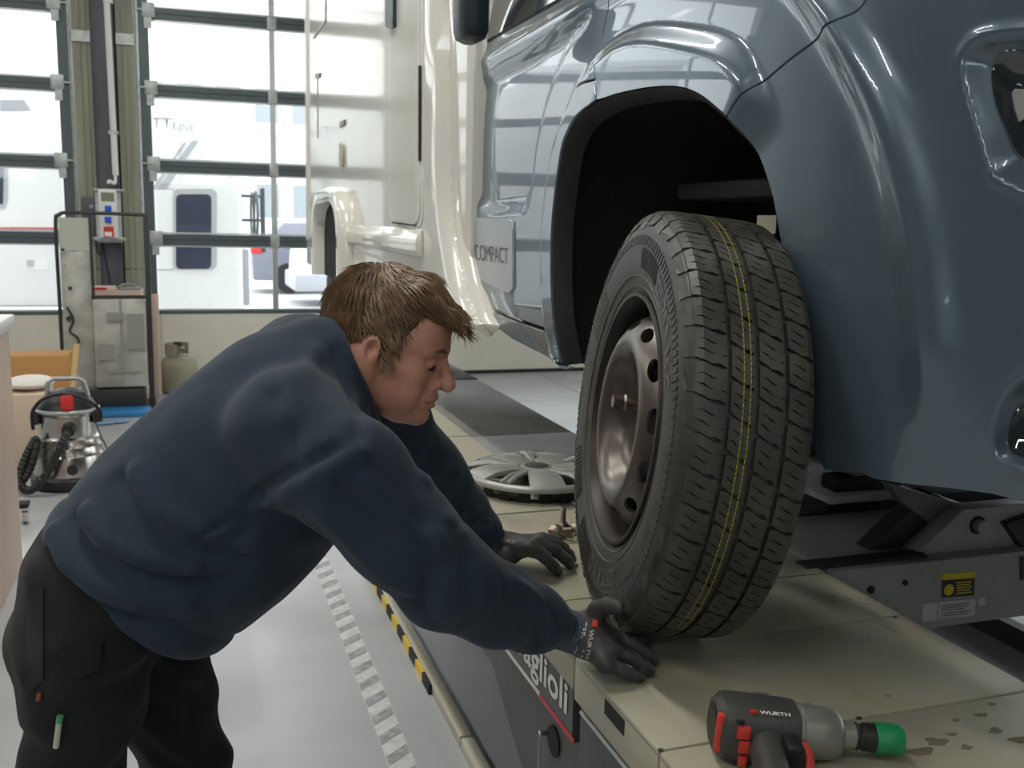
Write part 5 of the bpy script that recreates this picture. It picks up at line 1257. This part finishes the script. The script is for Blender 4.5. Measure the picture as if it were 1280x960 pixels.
# --- sweatshirt
YT = 1.50
tor = [((54, 664), (238, 800)), ((97, 611), (302, 772)), ((152, 556), (356, 732)), ((207, 500), (398, 684)), ((264, 452), (420, 628)), ((322, 420), (420, 560)), ((368, 406), (424, 486))]
TP, TRd = [], []
for a, b in tor:
    A, B_ = J(*a, YT), J(*b, YT); TP.append((A+B_)/2); TRd.append(np.linalg.norm(A-B_)/2*0.985)
YSC = 1.08
TPs = [np.array([p[0], 0.0, p[2]]) for p in TP]
RA = [J(368, 542, 1.35), J(428, 588, 1.27), J(500, 668, 1.25), J(556, 722, 1.26), J(622, 757, 1.30), J(668, 774, 1.333), J(703, 786, 1.356)]
RR = [0.080, 0.078, 0.072, 0.067, 0.060, 0.048, 0.034]
LA = [J(440, 490, 1.70), J(490, 535, 1.76), J(535, 590, 1.80), J(575, 640, 1.83), J(600, 665, 1.84), J(611, 674, 1.84)]
LR = [0.085, 0.074, 0.066, 0.058, 0.046, 0.038]
h0, h1 = J(50, 664, YT), J(247, 803, YT)
ht = h1-h0; ht[1] = 0; ht /= np.linalg.norm(ht); hn = V3(-ht[2], 0, ht[0]); hn = hn if hn@(TP[3]-h0) < 0 else -hn
NB = J(418, 470, 1.5); NT = J(462, 448, 1.5)      # neck axis
c0, c1 = J(411, 397, 1.5), J(474, 528, 1.5)
ctv = c1-c0; ctv[1] = 0; ctv /= np.linalg.norm(ctv); cn = V3(-ctv[2], 0, ctv[0]); cn = cn if cn@(TP[3]-c0) < 0 else -cn
def fold_noise(P, k, seed=0.0):
    return np.sin(P[:, 0]*k+1.3*np.sin(P[:, 2]*k*0.7+seed)+seed)*np.sin(P[:, 2]*k*0.8+1.7*np.sin(P[:, 1]*k*0.6+seed*2))
def sw_base(P):
    Q = P.copy(); Q[:, 1] = (P[:, 1]-YT)/YSC
    d = s_chain(Q, TPs, TRd, 0.03)
    ra = s_chain(P, RA, RR, 0.02); la = s_chain(P, LA, LR, 0.02)
    d = smin(d, s_cone(P, TP[4]+V3(0.02, -0.07, 0.0), RA[0], 0.088, 0.080), 0.05)
    d = smin(d, s_cone(P, TP[5]+V3(0.02, 0.10, 0.02), LA[0], 0.09, 0.085), 0.05)
    d = smin(d, ra, 0.035); d = smin(d, la, 0.035)
    return d
FOLDS = []
def add_fold(pts, amp, wd):
    out = []
    for x, y in pts:
        q = hit(sw_base, x, y)
        if q is not None: out.append(q)
    if len(out) > 1: FOLDS.append((out, amp, wd))
# waist folds sweeping round from the back hem
for pts, amp, wd in (
    ([(86, 650), (110, 690), (150, 712), (210, 726), (290, 728)], -0.010, 0.012), ([(104, 640), (130, 676), (180, 700), (240, 712)], 0.009, 0.012),
    ([(70, 668), (85, 706), (120, 735), (170, 752), (230, 756)], 0.011, 0.014), ([(60, 690), (90, 730), (130, 760), (180, 775)], -0.007, 0.010),
    ([(150, 600), (175, 650), (230, 690), (300, 700)], -0.006, 0.014), ([(170, 590), (200, 640), (260, 672), (320, 680)], 0.006, 0.014),
    # armhole seam and pull lines from the armpit
    ([(312, 628), (340, 604), (375, 584), (420, 560)], -0.010, 0.007), ([(320, 632), (360, 618), (410, 590), (450, 566)], 0.007, 0.012),
    ([(330, 620), (300, 670), (260, 690)], -0.006, 0.012), ([(372, 590), (360, 540), (345, 495)], -0.004, 0.012),
    ([(395, 440), (370, 470), (360, 520)], 0.004, 0.016), ([(420, 440), (436, 490), (452, 540)], -0.005, 0.010),
    # sleeve
    ([(400, 640), (450, 690), (510, 735), (560, 762)], 0.006, 0.014), ([(430, 620), (480, 665), (520, 690), (560, 712)], -0.007, 0.012),
    ([(455, 600), (500, 648), (545, 684)], 0.006, 0.012), ([(520, 650), (540, 700), (530, 750)], -0.006, 0.012), ([(545, 670), (562, 715), (552, 765)], 0.006, 0.012),
    ([(585, 700), (590, 745), (575, 785)], -0.004, 0.010), ([(642, 728), (668, 745), (684, 775), (690, 800)], 0.012, 0.010), ([(632, 738), (655, 758), (668, 785), (672, 805)], -0.008, 0.009), ([(664, 742), (684, 762), (694, 790)], -0.006, 0.006),
    # far sleeve
    ([(560, 650), (580, 640), (600, 640)], 0.006, 0.008), ([(575, 668), (595, 655), (612, 655)], 0.006, 0.008), ([(530, 600), (552, 590), (570, 590)], 0.005, 0.010),
    # front pocket seam
    ([(232, 682), (262, 664), (292, 648)], -0.006, 0.005)):
    add_fold(pts, amp, wd)
def sw_fn(P):
    d = sw_base(P)
    for pts, amp, wd in FOLDS:
        lo = np.min(pts, 0)-3*wd; hi = np.max(pts, 0)+3*wd
        m = ((P > lo) & (P < hi)).all(1)
        if m.any(): d[m] -= 1.9*amp*np.exp(-(poly_dist(P[m], pts)/wd)**2)
    d -= 0.0035*fold_noise(P, 26.0, 0.7)+0.0018*fold_noise(P[:, [2, 0, 1]], 47.0, 2.1)
    # hem band
    e = (P-h0)@hn
    d -= 0.006*np.exp(-((e+0.028)/0.02)**2)-0.004*np.exp(-((e+0.058)/0.006)**2)
    d = smax(d, e, 0.012)
    # neck opening: collar cut and hollow
    cdist = (P-c0)@cn
    near = np.linalg.norm(P-(c0+c1)/2, axis=1) < 0.16
    col = s_cone(P, NB-(NT-NB)*1.2, NT, 0.080, 0.076)
    d = np.where(near, smin(d, np.maximum(col, cdist), 0.02), d)
    d = np.where(near, smax(d, -s_cone(P, NB, NT+(NT-NB)*2, 0.062, 0.064), 0.004), d)
    # cuffs cut square
    for A, B_ in ((RA[-2], RA[-1]), (LA[-2], LA[-1])):
        n = (B_-A)/np.linalg.norm(B_-A); m = np.linalg.norm(P-B_, axis=1) < 0.09
        d = np.where(m, smax(d, (P-B_)@n-0.004, 0.006), d)
    return d
sdf_obj('sweatshirt', sw_fn, (-0.32, 1.10, 0.78), (0.68, 1.98, 1.46), 0.0055, m_sweat, man)

# --- trousers and boots
pel = [J(125, 722, YT), J(105, 790, YT)]
NL = [J(118, 795, 1.42), J(105, 880, 1.42), J(97, 960, 1.42), V3(-0.155, 1.42, 0.47), V3(-0.17, 1.42, 0.16)]
FL = [J(195, 800, 1.60), J(216, 880, 1.61), J(228, 960, 1.62), V3(-0.005, 1.63, 0.46), V3(-0.02, 1.64, 0.16)]
NR = [0.088, 0.074, 0.066, 0.066, 0.066]; FRd = [0.085, 0.072, 0.068, 0.066, 0.062]
def tr_fn(P):
    Q = P.copy(); Q[:, 1] = YT+(P[:, 1]-YT)/1.22
    d = s_cone(Q, pel[0], pel[1], 0.108, 0.105)
    d = smin(d, s_ell(P, J(106, 765, 1.46), (0.072, 0.10, 0.095)), 0.05)
    d = smin(d, s_chain(P, NL, NR, 0.03), 0.03); d = smin(d, s_chain(P, FL, FRd, 0.03), 0.03)
    d -= 0.007*fold_noise(P, 22.0, 1.1)+0.004*fold_noise(P[:, [2, 1, 0]], 42.0, 0.3)+0.003*np.sin(P[:, 2]*75+9*np.sin(P[:, 0]*14)+7*np.sin(P[:, 1]*11))
    d = np.maximum(d, 0.13-P[:, 2])
    d = np.maximum(d, (P-(h0-hn*0.05))@(-hn)-0.09)
    return d
tro = sdf_obj('trousers', tr_fn, (-0.36, 1.22, 0.12), (0.16, 1.80, 1.12), 0.008, m_trous, man)
# thigh pocket, flap seam, pen tag
def on_tr(px, py, off=0.0):
    q = hit(tr_fn, px, py)
    return None if q is None else q-ray(px, py)/np.linalg.norm(ray(px, py))*off
def tr_patch(name, quad, m, off, n=8):
    b = MB(); G = []
    for i in range(n+1):
        row = []
        for j in range(n+1):
            s, t = i/n, j/n; px, py = bilin(quad, s, t); q = on_tr(px, py, off)
            if q is None: return None
            row.append(b.bm.verts.new(q))
        G.append(row)
    for i in range(n):
        for j in range(n): b.bm.faces.new((G[i][j], G[i+1][j], G[i+1][j+1], G[i][j+1]))
    return b.build(name, m, man, smooth=True)
tr_patch('thigh_pocket', [(88, 851), (124, 838), (128, 800), (86, 797)], m_trous, 0.006)
tr_patch('knee_panel', [(34, 868), (54, 850), (54, 732), (32, 742)], m_trousg, 0.003)
q0, q1 = on_tr(74, 903, 0.008), on_tr(70, 934, 0.008)
if q0 is not None and q1 is not None:
    MB().tube([q0, q1], 0.004, 8).build('marker_pen', mat('pen_pale', (0.55, 0.58, 0.42), 0.4), man, smooth=True)
    MB().tube([q0+(q0-q1)*0.25, q0], 0.0045, 8).build('pen_cap', mat('pen_green', (0.10, 0.35, 0.16), 0.4), man, smooth=True)
q0, q1 = on_tr(50, 866, 0.004), on_tr(48, 876, 0.004)
if q0 is not None and q1 is not None: MB().tube([q0, q1], 0.0035, 6).build('orange_tab', mat('tab_orange', (0.25, 0.06, 0.02), 0.6), man, smooth=True)
m_boot = mat('safety_boot', (0.02, 0.02, 0.02), 0.6)
for A in (NL[-1], FL[-1]):
    def bt(P, A=A):
        d = s_chain(P, [A+V3(0, 0, 0.02), V3(A[0], A[1], 0.075)], [0.06, 0.055], 0.02)
        d = smin(d, s_cone(P, V3(A[0]-0.03, A[1], 0.048), V3(A[0]+0.16, A[1]+0.0, 0.042), 0.046, 0.045), 0.03)
        return np.maximum(d, -P[:, 2]+0.001)
    sdf_obj('boot', bt, (A[0]-0.13, A[1]-0.1, -0.01), (A[0]+0.26, A[1]+0.1, 0.27), 0.007, m_boot, man)

# --- head (local frame: x forward, y to the person's left, z up, origin between the ears)
HY, HP, HR = math.radians(-24), math.radians(15), math.radians(0)
fwd = V3(math.cos(HY)*math.cos(HP), math.sin(HY)*math.cos(HP), -math.sin(HP))
lft = V3(-math.sin(HY), math.cos(HY), 0); upv = np.cross(fwd, lft)
lft, upv = lft*math.cos(HR)+upv*math.sin(HR), upv*math.cos(HR)-lft*math.sin(HR)
HO = J(479, 432, 1.52); HS = 0.95
RM = np.stack([fwd, lft, upv], 1)
def loc(P): return (P-HO)@RM/HS
def wor(p): return HO+RM@(np.array(p, float)*HS)
nbL = loc(NB[None])[0]
def head_l(p):
    yy = p.copy(); yy[:, 1] = np.abs(p[:, 1]); ay = yy
    d = s_ell(p, (-0.008, 0, 0.042), (0.100, 0.076, 0.086))
    d = smin(d, s_ell(p, (0.030, 0, -0.022), (0.066, 0.060, 0.078)), 0.03)
    d = smin(d, s_ell(p, (0.066, 0, 0.042), (0.036, 0.056, 0.042)), 0.03)          # forehead
    d = smin(d, s_cone(ay, (-0.005, 0.054, -0.045), (0.058, 0.022, -0.092), 0.020, 0.019), 0.025)   # jaw
    d = smin(d, s_ell(p, (0.084, 0, -0.093), (0.021, 0.025, 0.020)), 0.016)        # chin
    d = smin(d, s_ell(p, (0.035, 0, -0.088), (0.05, 0.036, 0.018)), 0.025)         # double chin
    d = smin(d, s_ell(ay, (0.064, 0.045, -0.020), (0.022, 0.018, 0.020)), 0.02)    # cheekbone
    d = smin(d, s_ell(ay, (0.062, 0.040, -0.055), (0.026, 0.020, 0.026)), 0.02)    # cheek
    d = smin(d, s_cone(ay, (0.098, 0.012, 0.020), (0.080, 0.046, 0.020), 0.009, 0.008), 0.014)      # brow
    d = smax(d, -s_ell(ay, (0.106, 0.031, 0.002), (0.016, 0.018, 0.012)), 0.016)   # eye socket
    d = smin(d, s_sph(ay, (0.0845, 0.032, 0.001), 0.0122), 0.004)                  # lid
    d = smin(d, s_cone(p, (0.099, 0, 0.012), (0.122, 0, -0.030), 0.0070, 0.0115), 0.010)            # nose
    d = smin(d, s_cone(p, (0.100, 0, -0.030), (0.121, 0, -0.033), 0.010, 0.0105), 0.008)
    d = smin(d, s_sph(ay, (0.106, 0.0125, -0.034), 0.0085), 0.006)
    d = smax(d, -s_sph(ay, (0.112, 0.007, -0.044), 0.0042), 0.004)
    d = smin(d, s_ell(p, (0.090, 0, -0.058), (0.018, 0.026, 0.018)), 0.015)        # muzzle
    d = smin(d, s_cone(ay, (0.1075, 0.0, -0.0585), (0.096, 0.023, -0.0640), 0.0056, 0.0036), 0.006) # upper lip
    d = smin(d, s_cone(ay, (0.1050, 0.0, -0.0710), (0.094, 0.020, -0.0690), 0.0064, 0.0038), 0.006) # lower lip
    d = smax(d, -s_cone(ay, (0.112, 0.0, -0.0648), (0.094, 0.027, -0.0668), 0.0028, 0.0020), 0.003) # mouth line
    d += 0.0034*np.exp(-(poly_dist(ay, [V3(0.103, 0.019, -0.034), V3(0.095, 0.031, -0.050), V3(0.086, 0.034, -0.068)])/0.004)**2)  # nasolabial fold
    d += 0.0012*np.exp(-(poly_dist(ay, [V3(0.094, 0.026, -0.010), V3(0.086, 0.040, -0.013), V3(0.076, 0.048, -0.008)])/0.003)**2)
    for zz in (0.045, 0.056): d += 0.0009*np.exp(-((p[:, 2]-zz-0.1*np.abs(p[:, 1])**1.5)/0.0022)**2)*(p[:, 0] > 0.06)
    for k in range(3): d += 0.0010*np.exp(-(poly_dist(ay, [V3(0.070, 0.054, 0.002-0.004*k), V3(0.056, 0.060, 0.010-0.011*k)])/0.0022)**2)
    # ear
    e = s_ell(ay, (-0.006, 0.0765, -0.004), (0.0185, 0.0075, 0.031), _EAR)
    ear_in = s_ell(ay, (0.000, 0.0825, 0.001), (0.0115, 0.0075, 0.020), _EAR)
    e = smax(e, -ear_in, 0.004)
    e = smin(e, s_sph(ay, (0.004, 0.0775, -0.006), 0.0055), 0.004)
    e = smin(e, s_ell(ay, (0.0005, 0.076, -0.031), (0.008, 0.006, 0.010)), 0.006)
    d = smin(d, e, 0.006)
    # neck
    nb = nbL.copy()
    d = smin(d, s_cone(p, (-0.030, 0, -0.040), nb, 0.053, 0.058), 0.03)
    return d
_a = math.radians(14); _t = math.radians(12)
_e1 = V3(math.cos(_a), math.sin(_t)*0.6, -math.sin(_a)); _e1 /= np.linalg.norm(_e1)
_e3 = V3(math.sin(_a), 0.1, math.cos(_a)); _e3 -= _e1*(_e1@_e3); _e3 /= np.linalg.norm(_e3); _e2 = np.cross(_e3, _e1)
_EAR = np.stack([_e1, _e2, _e3], 1)
def head_w(P): return head_l(loc(P))*HS
def body_fn(P):
    d = head_w(P)
    d = smin(d, s_cone(P, NB, TP[5], 0.058, 0.085), 0.03)
    return smin(d, s_cone(P, TP[5], TP[3], 0.085, 0.11), 0.03)
sdf_obj('body', body_fn, (0.02, 1.34, 1.08), (0.56, 1.72, 1.48), 0.0030, m_skin, man)
# hair: shell over the scalp, parted fringe falling forwards
def hair_l(p):
    ay = p.copy(); ay[:, 1] = np.abs(p[:, 1])
    d = s_ell(p, (-0.008, 0, 0.045), (0.1055, 0.0815, 0.0915))
    d = smin(d, s_ell(ay, (-0.050, 0.033, -0.004), (0.047, 0.042, 0.056)), 0.03)       # nape and sides
    d = smin(d, s_cone(ay, (0.040, 0.040, 0.104), (0.100, 0.036, 0.078), 0.024, 0.012), 0.02)   # fringe
    d = smin(d, s_cone(p, (0.040, 0.0, 0.114), (0.108, 0.0, 0.082), 0.023, 0.012), 0.02)
    d = smin(d, s_cone(p, (0.098, -0.028, 0.084), (0.126, -0.022, 0.056), 0.012, 0.003), 0.012)
    d = smin(d, s_cone(p, (0.100, 0.004, 0.086), (0.132, 0.004, 0.058), 0.012, 0.003), 0.012)
    d = smin(d, s_cone(ay, (0.020, 0.066, 0.030), (0.024, 0.066, -0.008), 0.014, 0.008), 0.012)  # sideburn
    return d
HLX = [-0.12, -0.05, -0.032, -0.024, 0.004, 0.010, 0.028, 0.034, 0.050, 0.072, 0.10, 0.16]
HLZ = [-0.055, -0.058, -0.045, 0.018, 0.026, -0.016, -0.014, 0.012, 0.044, 0.066, 0.060, 0.05]
def hair_fn(P):
    p = loc(P); d = hair_l(p)+0.0015
    d = d-np.sin(p[:, 1]*190+p[:, 2]*60+5*np.sin(p[:, 0]*17))*0.0010
    x = p[:, 0]; lim = np.interp(x, HLX, HLZ)
    d = smax(d, (lim+0.0025*np.sin(x*500)-p[:, 2])*0.7, 0.006)
    return d*HS
ho = sdf_obj('hair', hair_fn, (0.12, 1.36, 1.16), (0.56, 1.68, 1.49), 0.0026, m_hair, man)
# combed strands lying on the hair
hv = np.array([v.co[:] for v in ho.data.vertices]); hnrm = np.array([v.normal[:] for v in ho.data.vertices])
sel = RNG.permutation(len(hv))[:5200]
m_str = mat('hair_strand', (0.30, 0.195, 0.11), 0.42, col2=(0.13, 0.078, 0.042), nscale=40)
b = MB(); crownp = wor((-0.045, 0.01, 0.135))
for i in sel:
    p = hv[i]; n = hnrm[i]
    l = loc(p[None])[0]
    if l[2] < np.interp(l[0], HLX, HLZ)+0.004: continue
    t = p-crownp; t = t/(np.linalg.norm(t)+1e-6)+fwd*0.35*(l[0] > -0.03)+RNG.normal(size=3)*0.10
    t -= n*(t@n); L_ = np.linalg.norm(t)
    if L_ < 0.05: continue
    t /= L_; ln = RNG.uniform(0.016, 0.034)
    pts = [p-n*0.001, p+t*ln*0.35+n*0.0016, p+t*ln*0.7+n*0.0014-upv*0.001, p+t*ln+n*0.0003-upv*0.003]
    b.tube([Vector(q) for q in pts], [0.0006, 0.00075, 0.0006, 0.0002], 3)
so = b.build('hair_strands', m_str, ho, smooth=True); so['kind'] = 'stuff'
# eyes and eyebrows
for s in (-1, 1):
    MB().sph(wor((0.0905, s*0.032, -0.0045)), 0.0076, 14).build('eye', m_eye, man, smooth=True)
    MB().tube([wor((0.1060, s*0.014, 0.0215)), wor((0.1025, s*0.026, 0.0255)), wor((0.0935, s*0.041, 0.0245)), wor((0.0835, s*0.050, 0.0195))], [0.0025, 0.0036, 0.0032, 0.002], 8).build('eyebrow', m_brow, man, smooth=True)
# ribbed collar
ccen = (c0+c1)/2-cn*0.004; chl = np.linalg.norm(c1-c0)/2*0.90
MB().tube([ccen+ctv*chl*math.cos(a)+V3(0, 1, 0)*0.072*math.sin(a)-cn*0.012*math.sin(a)**2 for a in [2*PI*k/48 for k in range(48)]], 0.0085, 10, closed=True).build('collar', m_sweat, man, smooth=True)
# red lanyard end inside the collar
MB().tube([J(468, 524, 1.47), J(474, 532, 1.46), J(476, 540, 1.455)], 0.005, 8).build('red_cord', m_vred, man, smooth=True)

# --- gloves
def tyre_sd(P):
    q = P-WC; ax = np.abs(q@wn_); r = np.sqrt(np.maximum(0, (q*q).sum(1)-ax*ax))
    return smax(ax-0.1045, r-(WR+0.001), 0.03)
def glove(name, wrist0, wrist1, palm, fingers, thumb, lo, hi, mirror_pts=None, palm_r=(0.026, 0.021), h=0.0032):
    """fingers: list of joint chains with radii"""
    def fn(P):
        d = s_cone(P, wrist0, wrist1, 0.031, 0.030)
        for a in palm: d = smin(d, s_cone(P, wrist1, a, 0.027, 0.0135), 0.014)
        for i in range(len(palm)-1): d = smin(d, s_cone(P, palm[i], palm[i+1], 0.0125, 0.0125), 0.010)
        for ch, rd in fingers: d = smin(d, s_chain(P, ch, rd, 0.004), 0.006)
        d = smin(d, s_chain(P, thumb[0], thumb[1], 0.006), 0.012)
        d -= 0.0008*fold_noise(P, 150.0, 0.5)
        n = (wrist0-wrist1)/np.linalg.norm(wrist0-wrist1)
        d = np.maximum(d, (P-wrist0)@n-0.001)
        d = smax(d, 0.0008-tyre_sd(P), 0.003)
        return np.maximum(d, PZ+0.0015-P[:, 2])
    o = sdf_obj(name, fn, lo, hi, h, m_glove, man)
    return fn, o
Z = lambda px, py, z: at_z(px, py, z)
# near (right) hand: palm flat beside the tyre
W0, W1 = J(716, 790, 1.362), J(733, 796, 1.352)
rk_ = [Z(764, 776, 0.856), Z(767, 795, 0.854), Z(764, 813, 0.847), Z(757, 830, 0.837)]
rf = [([rk_[0], Z(786, 786, 0.846), Z(803, 797, 0.830), Z(808, 805, 0.814)], [0.0125, 0.0115, 0.0106, 0.0095]),
      ([rk_[1], Z(790, 805, 0.845), Z(810, 818, 0.828), Z(816, 826, 0.8125)], [0.0125, 0.0115, 0.0106, 0.0095]),
      ([rk_[2], Z(787, 821, 0.838), Z(806, 832, 0.823), Z(812, 839, 0.812)], [0.0122, 0.0112, 0.0102, 0.0092]),
      ([rk_[3], Z(775, 837, 0.829), Z(791, 843, 0.818), Z(800, 847, 0.8105)], [0.0112, 0.0102, 0.0094, 0.0085])]
rt = ([Z(738, 775, 0.878), Z(748, 762, 0.900), Z(761, 757, 0.912), Z(775, 760, 0.916)], [0.018, 0.0145, 0.013, 0.0105])
rfn, rgl = glove('glove', W0, W1, rk_, rf, rt, np.array([0.52, 1.22, 0.795]), np.array([0.75, 1.50, 0.94]))
# far (left) hand: fingertips on the deck, thumb over the edge
W0l, W1l = J(617, 678, 1.842), J(632, 686, 1.835)
lk = [Z(664, 686, 0.868), Z(673, 681, 0.868), Z(678, 677, 0.862), Z(677, 674, 0.854)]
lf = [([lk[0], Z(681, 696, 0.852), Z(692, 708, 0.828), Z(697, 714, 0.8115)], [0.0138, 0.0128, 0.0115, 0.010]),
      ([lk[1], Z(695, 689, 0.852), Z(709, 700, 0.828), Z(713, 706, 0.8115)], [0.0138, 0.0128, 0.0115, 0.010]),
      ([lk[2], Z(700, 683, 0.846), Z(711, 693, 0.826), Z(715, 699, 0.811)], [0.013, 0.012, 0.011, 0.0095]),
      ([lk[3], Z(696, 677, 0.838), Z(706, 685, 0.822), Z(710, 691, 0.811)], [0.012, 0.011, 0.010, 0.009])]
lt = ([Z(634, 694, 0.856), Z(632, 706, 0.838), Z(635, 716, 0.822), Z(639, 723, 0.810)], [0.0165, 0.0145, 0.0125, 0.010])
lfn, lgl = glove('glove', W0l, W1l, lk, lf, lt, np.array([0.53, 1.66, 0.795]), np.array([0.80, 1.92, 0.94]))
# knitted cuffs of the gloves
for A, B_ in ((RA[-1]-(RA[-1]-RA[-2])*0.15, W0+(W1-W0)*0.25), (LA[-1]-(LA[-1]-LA[-2])*0.15, W0l+(W1l-W0l)*0.25)):
    A = Vector(A); B_ = Vector(B_); n = 11
    pts = [A.lerp(B_, i/(n-1)) for i in range(n)]
    MB().tube(pts, [0.0318+0.0014*(i % 2) for i in range(n)], 28).build('glove_cuff', m_knit, man, smooth=True)
# prints on the backs of the gloves
def gdec(name, txt, q, fn, m, par, bold=0.0):
    def mp(s, t):
        px, py = bilin(q, s, t); h_ = hit(fn, px, py)
        d = ray(px, py); return (h_ if h_ is not None else at_y(px, py, 1.35))-d/np.linalg.norm(d)*0.0012
    return decal_text(name, txt, mp, m, par, bold)
def gpatch(name, quad, fn, m, par, n=4):
    b = MB(); G = []
    for i in range(n+1):
        row = []
        for j in range(n+1):
            px, py = bilin(quad, i/n, j/n); h_ = hit(fn, px, py); d = ray(px, py)
            if h_ is None: return
            row.append(b.bm.verts.new(h_-d/np.linalg.norm(d)*0.0010))
        G.append(row)
    for i in range(n):
        for j in range(n): b.bm.faces.new((G[i][j], G[i+1][j], G[i+1][j+1], G[i][j+1]))
    b.build(name, m, par)
m_gpr = mat('glove_print', (0.55, 0.55, 0.53), 0.6); m_ggr = mat('glove_print_green', (0.02, 0.38, 0.22), 0.5)
gdec('glove_lettering', 'WURTH', [(737.5, 786.5), (731.5, 822.5), (736, 823.5), (743, 787.5)], rfn, m_gpr, rgl, 0.012)
gpatch('red_square', [(739, 782), (746, 784), (748, 775.5), (741.5, 773.5)], rfn, m_vred, rgl)
gpatch('green_square', [(720.5, 780), (727.5, 782), (730, 773), (723.5, 771)], rfn, m_ggr, rgl)
for k, (x, y, l) in enumerate(((733, 778, 18), (729.5, 785, 14), (726, 786, 15), (722.5, 784, 13), (719, 782, 10))):
    for j in range(3):
        gpatch('small_print', [(x-0.7-j*1.1, y+j*l/3), (x+0.9-j*1.1, y+0.5+j*l/3), (x+0.3-j*1.1, y+l/3-1.2+j*l/3), (x-1.3-j*1.1, y+l/3-1.6+j*l/3)], rfn, m_gpr, rgl, 2)
gdec('glove_symbol', 'CE', [(722, 812), (717.5, 818), (715, 810), (719.5, 804)], rfn, m_gpr, rgl)
gdec('glove_symbol', '4 4', [(728.5, 811), (725.5, 822), (728.5, 823), (731.5, 812)], rfn, m_gpr, rgl)
gdec('glove_lettering', 'CE 4121', [(622, 676), (643, 679.5), (645, 675.5), (625, 672)], lfn, m_gpr, lgl)
